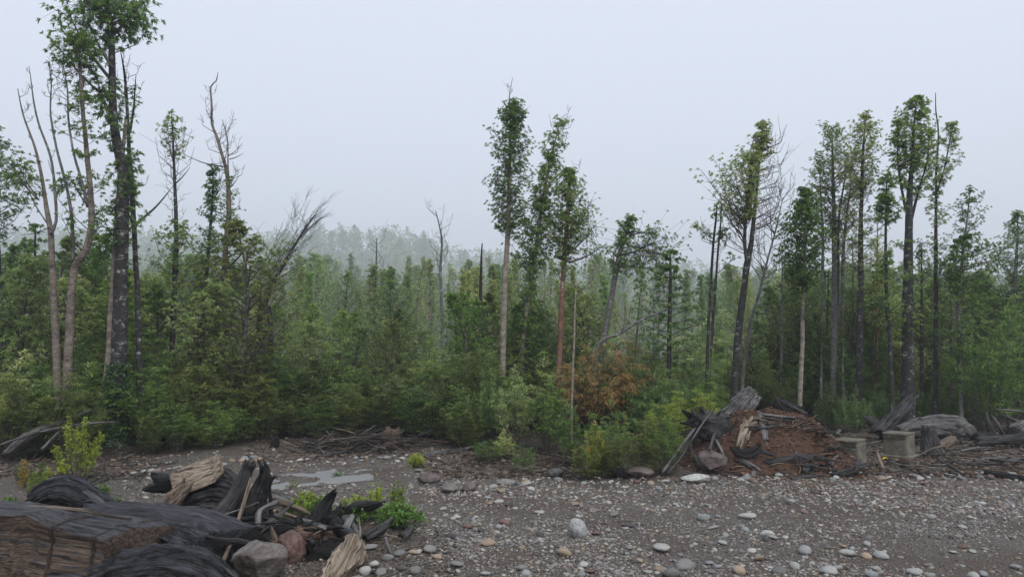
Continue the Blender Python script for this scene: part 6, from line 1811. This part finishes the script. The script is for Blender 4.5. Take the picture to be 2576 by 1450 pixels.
boulder('boulder', 'smooth grey brown boulder on the cobbles by the cobble ring bend', 1050, 1190, 1110, 1215, B_PURP, 47, .7, .5, 9)
boulder('boulder', 'dark pointed rock under the olive shrubs', 1375, 1180, 1420, 1203, ST['dark'], 49, .8, .2, 8)
boulder('boulder', 'rounded brown boulder on the left bank beyond the split stump', 500, 1150, 545, 1172, B_PURP, 53, .7, .6, 9) if False else None
boulder('boulder', 'rounded grey boulder lying at the bank below the ivy', 322, 1168, 362, 1188, B_GREY, 55, .7, .6, 9) if False else None
boulder('cobble_boulder', 'largest pale blue grey cobble standing on the open gravel', 1432, 1310, 1476, 1358, ST['blue'], 61, .9, .8, 7, rough=.04, tilt=.5)

# ---- cobbles: shared shapes
def mk(seed, sub, sq):
    V, F = rock_shape(seed, sub, 8, .45, .09, .66)
    V = V * np.array([1, .78, sq]); mb = MB(); mb.add(V, None, F); return mb
cob = {}
for c in ST:
    cob[c] = [mk(700 + k + 10 * list(ST).index(c), 2, [.52, .42, .6, .36][k]).mesh('cobble', ST[c], smooth=True) for k in range(4)]
CL = {'pale': 'pale grey rounded river cobble lying on the gravel', 'grey': 'mid grey rounded river cobble lying on the gravel', 'blue': 'blue grey rounded river cobble lying on the gravel',
      'tan': 'tan rounded river cobble lying on the gravel', 'red': 'reddish brown rounded river cobble lying on the gravel', 'dark': 'dark charcoal rounded river cobble lying on the gravel'}
rng = np.random.default_rng(808)
def cobble(x, y, r, c, label=None, group='river cobbles on the gravel'):
    me = cob[c][int(rng.integers(4))]
    o = link('cobble', me, None, (x, y, surf1(x, y) + r * .28))
    s = r * rng.uniform(.85, 1.15, 3)
    o.scale = [float(q) for q in s]; o.rotation_euler = (rng.normal(0, .15), rng.normal(0, .15), rng.uniform(0, 6.28))
    px = x / y * FPX + 1288; py = 880 + 4464 / y
    where = 'around the puddle' if px < 1010 and y > 11.5 else 'beside the foreground heap' if px < 1120 else 'at the far gravel edge' if py < 1232 else 'on the open gravel'
    return tag(o, ('large ' if r > .07 else 'small ') + CL[c].replace(' lying on the gravel', '') + ' ' + where, 'cobble', group)
# cobbles one can point at
for (px, py, w, c) in [(1665, 1388, 52, 'pale'), (1722, 1425, 62, 'grey'), (1420, 1406, 44, 'tan'), (1228, 1380, 40, 'tan'), (1255, 1268, 30, 'pale'), (1690, 1448, 50, 'grey'), (1500, 1345, 26, 'red'), (1360, 1355, 26, 'dark'), (1580, 1325, 34, 'dark'), (1545, 1300, 30, 'grey'),
                       (1178, 1330, 26, 'red'), (1150, 1305, 26, 'pale'), (1270, 1320, 30, 'red'), (940, 1425, 36, 'pale'), (918, 1440, 40, 'pale'), (958, 1440, 34, 'grey'), (1005, 1400, 38, 'grey'), (900, 1455, 34, 'grey'), (975, 1410, 34, 'grey'), (930, 1385, 40, 'grey'),
                       (2130, 1395, 46, 'pale'), (1880, 1298, 40, 'pale'), (2025, 1395, 44, 'blue'), (2215, 1400, 40, 'blue'), (1960, 1440, 44, 'grey'), (2000, 1425, 36, 'pale'), (1860, 1440, 40, 'tan'), (1945, 1355, 34, 'pale'), (2300, 1440, 40, 'pale'), (1930, 1345, 40, 'pale'), (1770, 1305, 40, 'blue'),
                       (1745, 1245, 20, 'red'), (1990, 1262, 26, 'pale'), (2050, 1240, 26, 'dark'), (2180, 1400, 30, 'tan'), (2450, 1450, 36, 'pale'), (2085, 1440, 50, 'pale'), (1610, 1412, 24, 'tan'), (1468, 1425, 30, 'pale'), (1150, 1425, 40, 'grey'), (1080, 1395, 40, 'grey'), (1100, 1410, 30, 'tan'), (1045, 1440, 36, 'grey'), (1315, 1435, 34, 'grey')]:
    g = G(px, py)
    cobble(g[0], g[1], w * mpp(g[1]) * .5, c)
# cobble ring and gravel edge, plus loose cobbles
PR = [.36, .22, .14, .13, .09, .06]; KEYS = list(ST)
PR2 = {'pale': .40, 'grey': .22, 'blue': .13, 'tan': .12, 'red': .08, 'dark': .05}
def pick(): return str(rng.choice(list(PR2), p=list(PR2.values())))
line = [(640, 1155), (700, 1146), (780, 1150), (900, 1150), (990, 1150), (1030, 1165), (1060, 1190), (1110, 1215), (1180, 1228), (1290, 1222), (1420, 1212), (1560, 1210), (1700, 1204), (1850, 1200), (2000, 1204), (2200, 1194), (2400, 1196), (2560, 1194)]
lx = np.array([a for a, b_ in line]); ly = np.array([b_ for a, b_ in line])
for q in range(110):
    px = rng.uniform(640, 2576); py = np.interp(px, lx, ly) + abs(rng.normal(0, 9)) - 3
    g = G(px, py); cobble(g[0], g[1], rng.uniform(.04, .095), pick())
for q in range(30):
    px = rng.uniform(330, 640); py = np.interp(px, [330, 640], [1188, 1150]) + abs(rng.normal(0, 9))
    g = G(px, py); cobble(g[0], g[1], rng.uniform(.05, .11), pick())
for q in range(105):
    px = rng.uniform(1040, 2600); py = 1225 + 225 * rng.random() ** .7
    g = G(px, py); cobble(g[0], g[1], rng.uniform(.032, .075), pick())

# ---- the rest of the gravel: too many to count
m, nt = newmat('gravel_mixed'); n = N(nt)
at_ = n('ShaderNodeAttribute', attribute_name="var").outputs['Fac']
ob = n('ShaderNodeTexCoord').outputs['Object']
col = n.ramp(at_, [(0, (.038, .032, .028)), (.16, (.082, .072, .063)), (.34, (.150, .136, .120)), (.52, (.22, .203, .182)), (.64, (.18, .182, .178)), (.76, (.34, .322, .288)), (.86, (.22, .165, .115)), (.93, (.12, .072, .058)), (1, (.43, .41, .37))], 'CONSTANT')
fn = n.noise(ob, 60, 4, .6)
col = n.mix(n.math('MULTIPLY', n.ramp(fn, [(.4, (0, 0, 0)), (.7, (1, 1, 1))]), .35), col, (.06, .055, .05))
b = bsdf(n, col, .55, spec=.45); n.out(b.outputs[0]); M_GRAV = m

def gravel(N_, pxr, pyr, r_lo, r_hi, sub, pal, dens, seed, pw=1.0, sink=.2):
    rg = np.random.default_rng(seed)
    px = rg.uniform(*pxr, N_); py = pyr[0] + (pyr[1] - pyr[0]) * rg.random(N_) ** pw
    # uniform over the seen area leans toward far ground, so thin by distance
    y = HC * FPX / (py - 880) * 1.0
    y = np.array([G(1288, q)[1] for q in np.linspace(pyr[0], pyr[1], 400)])[np.clip(((py - pyr[0]) / (pyr[1] - pyr[0]) * 399).astype(int), 0, 399)]
    y = y * (1 + rg.normal(0, .01, N_))
    x = (px - 1288) / FPX * y
    keep = rg.random(N_) < dens(x, y, px, py)
    x, y = x[keep], y[keep]; n_ = len(x)
    if n_ == 0: return None
    r = r_lo * (r_hi / r_lo) ** (rg.random(n_) ** 2.2)
    z = surf(x, y) + r * sink
    V0, F0 = ICO[sub]
    K = 6
    base = np.stack([rock_shape(900 + k + seed, sub, 6, .7, .1, .65)[0] for k in range(K)])
    pickk = rg.integers(0, K, n_)
    V = base[pickk] * (np.stack([np.ones(n_), rg.uniform(.6, .95, n_), rg.uniform(.30, .6, n_)], 1) * r[:, None])[:, None, :]
    a = rg.uniform(0, 2 * pi, n_); c, s = np.cos(a)[:, None], np.sin(a)[:, None]
    V = np.stack([V[..., 0] * c - V[..., 1] * s, V[..., 0] * s + V[..., 1] * c, V[..., 2]], -1)
    tl = rg.normal(0, .2, n_)[:, None]
    V[..., 2] += V[..., 0] * tl
    V += np.stack([x, y, z], 1)[:, None]
    nv = len(V0)
    F = (F0[None] + (np.arange(n_) * nv)[:, None, None]).reshape(-1, 3)
    mb = MB(); mb.add(V.reshape(-1, 3), None, F, var=np.repeat(rg.beta(*pal, n_), nv))
    return mb
def cluster(x, y, s, sd): return vnoise(np.stack([x * s, y * s, 0 * x], 1), sd)
def d_open(x, y, px, py):
    e = edge_d(px)
    near_ = sstep(1310, 1380, py)
    return (1 - near_ * sstep(.0, .35, cluster(x, y, .55, 47)) * .75) * np.where(y < e - .1, np.clip(.5 + 1.0 * cluster(x, y, .7, 40) + .35 * cluster(x, y, 2.3, 41), .28, 1), .0) * (1 - .6 * puddle_mask(x, y))
def d_right(x, y, px, py):
    on = sstep(1000, 1120, px) * sstep(1195, 1212, py)
    return np.maximum(d_open(x, y, px, py), .85 * (1 - sstep(1225, 1290, py))) * on
g1 = gravel(34000, (-40, 2620), (1105, 1452), .010, .034, 0, (1.3, 1.7), d_open, 11, .8, sink=.1)
tag(link('gravel', g1.mesh('gravel', M_GRAV, smooth=True)), 'fine mixed river gravel spread over the clearing', kind='stuff')
g2 = gravel(8500, (1000, 2620), (1196, 1452), .016, .050, 0, (1.9, 1.3), d_right, 12, .85, sink=.02)
tag(link('pebbles', g2.mesh('pebbles', M_GRAV, smooth=True)), 'pale pebbles scattered over the gravel bank', kind='stuff')
g5 = gravel(4200, (1000, 2620), (1198, 1290), .026, .060, 0, (2.2, 1.1), d_right, 15, 1.0, sink=.1)
tag(link('pebbles', g5.mesh('pebbles', M_GRAV, smooth=True)), 'pale pebbles lining the far edge of the gravel bank', kind='stuff')
g3 = gravel(2600, (330, 1200), (1120, 1330), .025, .065, 0, (1.7, 1.4), d_open, 13, 1.0)
tag(link('pebbles', g3.mesh('pebbles', M_GRAV, smooth=True)), 'pebbles around the puddle and behind the log pile', kind='stuff')
g4 = gravel(20000, (1000, 2620), (1205, 1452), .007, .018, 0, (1.3, 1.9), d_right, 14, .7)
tag(link('gravel', g4.mesh('gravel', M_GRAV, smooth=True)), 'small dark grit between the pale pebbles', kind='stuff')
# crumbs of soil and bark on the mound and the litter
rg = np.random.default_rng(31)
def crumbs(n_, fx, mat, lab, name, r=(.012, .04)):
    x, y = fx(n_)
    rr = r[0] * (r[1] / r[0]) ** (rg.random(n_) ** 2)
    V0, F0 = ICO[0]
    V = V0[None] * (rr[:, None] * np.stack([rg.uniform(.7, 1.8, n_), rg.uniform(.5, 1, n_), rg.uniform(.3, .7, n_)], 1))[:, None]
    a = rg.uniform(0, 2 * pi, n_); c, s = np.cos(a)[:, None], np.sin(a)[:, None]
    V = np.stack([V[..., 0] * c - V[..., 1] * s, V[..., 0] * s + V[..., 1] * c, V[..., 2]], -1) + np.stack([x, y, surf(x, y) + rr * .2], 1)[:, None]
    mb = MB(); mb.add(V.reshape(-1, 3), None, (F0[None] + (np.arange(n_) * 12)[:, None, None]).reshape(-1, 3), var=np.repeat(rg.random(n_), 12))
    tag(link(name, mb.mesh(name, mat)), lab, kind='stuff')
m, nt = newmat('crumb_soil'); n = N(nt)
at_ = n('ShaderNodeAttribute', attribute_name="var").outputs['Fac']
b = bsdf(n, n.ramp(at_, [(0, (.028, .016, .012)), (.5, (.075, .040, .027)), (.85, (.13, .07, .042)), (.96, (.24, .15, .08))]), .85, spec=.2); n.out(b.outputs[0]); M_CR = m
crumbs(4000, lambda k: (MC[0] + rg.normal(0, 1.2, k), MC[1] + rg.normal(-.3, 1.0, k)), M_CR, 'crumbs of red soil and bark on the mound', 'soil_crumbs')
m, nt = newmat('litter_chips'); n = N(nt)
at_ = n('ShaderNodeAttribute', attribute_name="var").outputs['Fac']
b = bsdf(n, n.ramp(at_, [(0, (.012, .010, .009)), (.45, (.04, .028, .02)), (.75, (.09, .06, .042)), (.93, (.17, .13, .10))]), .75, spec=.3); n.out(b.outputs[0]); M_LT = m
def lit(px0, px1, py0, py1):
    def f(k):
        px = rg.uniform(px0, px1, k); py = rg.uniform(py0, py1, k)
        q = np.array([G(a, b_) for a, b_ in zip(px, py)]); return q[:, 0], q[:, 1]
    return f
crumbs(3200, lit(2060, 2620, 1085, 1200), M_LT, 'wood chips and litter around the concrete boxes', 'wood_litter', (.015, .07))
crumbs(2200, lit(1060, 1500, 1130, 1205), M_LT, 'brown litter at the forest edge below the tall trees', 'wood_litter', (.015, .06))
crumbs(1800, lit(-20, 380, 1140, 1200), M_LT, 'dark litter on the left bank', 'wood_litter', (.015, .06))
crumbs(2200, lit(600, 1150, 1330, 1452), M_LT, 'wood chips on the soil around the foreground heap', 'wood_litter', (.006, .025))
crumbs(1500, lit(620, 1080, 1095, 1160), M_LT, 'wood chips under the brush pile', 'wood_litter', (.015, .06))

# ================================================================== SMALL PLANTS IN FRONT
def plant(name, label, px, py, hpx, wpx, leaf, seed, d=None, **kw):
    g = G(px, py) if d is None else P(px, py, d)
    H = hpx * mpp(g[1]); R = wpx * mpp(g[1]) * .5
    a = dict(ns=14, nt=10, nl=8, L=.05, Wr=.5, up=.4, lean=.8, twl=.16, r0=.005); a.update(kw)
    wd, lf = shrub_geo(np.random.default_rng(seed), H, R, **a)
    e = finish_tree(name, np.zeros(3), [('stems', wd, BARK['twig'], False), ('foliage', lf, LEAF[leaf], False)], label, None, 'plant')
    e.location = (g[0], g[1], surf1(g[0], g[1]) if d is None else g[2])
    return e
plant('leafy_bush', 'low bright green leafy bush at the end of the foreground heap', 1005, 1332, 58, 100, 'bright', 1, L=.055, Wr=.5, ns=20, nt=12, nl=9, up=.3)
plant('leafy_bush', 'green leafy plant growing beside the flat burnt log', 905, 1318, 46, 90, 'bright', 2, L=.05, ns=13, nt=10)
plant('spiry_plant', 'reddish tipped upright plant rising out of the leafy bush', 1000, 1310, 100, 40, 'yellowgreen', 3, ns=12, nt=16, nl=6, up=1.6, lean=.2, twl=.07, L=.035)
plant('spiry_plant', 'yellow green sapling behind the burnt log', 928, 1300, 80, 60, 'yellowgreen', 4, ns=9, nt=12, nl=7, L=.05)
plant('feathery_plant', 'yellow green feathery plant behind the foreground heap', 760, 1300, 68, 70, 'yellowgreen', 5, ns=12, nt=10, nl=10, up=.1, lean=1.2, twl=.2, L=.05, d=10.8)
plant('feathery_plant', 'small feathery plant next to the black burnt snag', 805, 1302, 50, 50, 'bright', 6, ns=9, nt=9, nl=9, up=.1, lean=1.2, twl=.16, L=.05, d=10.5)
plant('sapling', 'single thin sapling with few leaves behind the burnt snag', 872, 1300, 52, 24, 'yellowgreen', 7, ns=4, nt=8, nl=6, d=10.5)
plant('leafy_plant', 'bright green leafy plant beside the wet dark log', 18, 1320, 60, 60, 'bright', 8, L=.085, Wr=.4, ns=12, nt=9, d=8.6)
plant('sapling', 'orange tinged sapling on the left bank behind the wet log', 62, 1225, 62, 36, 'redtip', 9, ns=6, nt=10, nl=6, up=1.2, twl=.09)
plant('sapling', 'brownish green sapling beside the orange tinged one', 90, 1232, 74, 34, 'olive', 10, ns=7, nt=12, nl=7, up=1.2, twl=.09)
plant('sapling', 'low orange green sapling in front of the lone spiry bush', 140, 1215, 55, 40, 'yellowgreen', 11, ns=7, nt=10, nl=7, up=1.0, twl=.1)
plant('small_weed', 'small green weed on the gravel left of the split stump', 252, 1245, 26, 26, 'bright', 12, ns=6, nt=5, nl=5)
plant('small_weed', 'tiny flat weed on the gravel behind the wet log', 278, 1262, 8, 26, 'bright', 13, ns=8, nt=4, nl=5, L=.04)
plant('grass_tuft', 'grassy tuft beside the cobble ring', 1048, 1172, 30, 36, 'yellowgreen', 14, ns=40, nt=5, nl=4, up=2, twl=.1, L=.09, Wr=.12)
plant('small_weed', 'mossy tuft on the far bank of the puddle', 850, 1190, 8, 14, 'bright', 15, ns=7, nt=4, nl=4, L=.04)
plant('small_weed', 'mossy tuft standing in the puddle', 740, 1222, 9, 18, 'olive', 16, ns=7, nt=4, nl=4, L=.04)
plant('sapling', 'green sapling with upright reddish shoots at the gravel edge', 1500, 1195, 130, 40, 'redtip', 17, ns=5, nt=12, nl=6, up=1.5, twl=.08)
plant('sapling', 'red tipped shoots rising behind the olive shrubs', 1560, 1150, 120, 50, 'redtip', 18, ns=5, nt=12, nl=6, up=1.5, twl=.08)
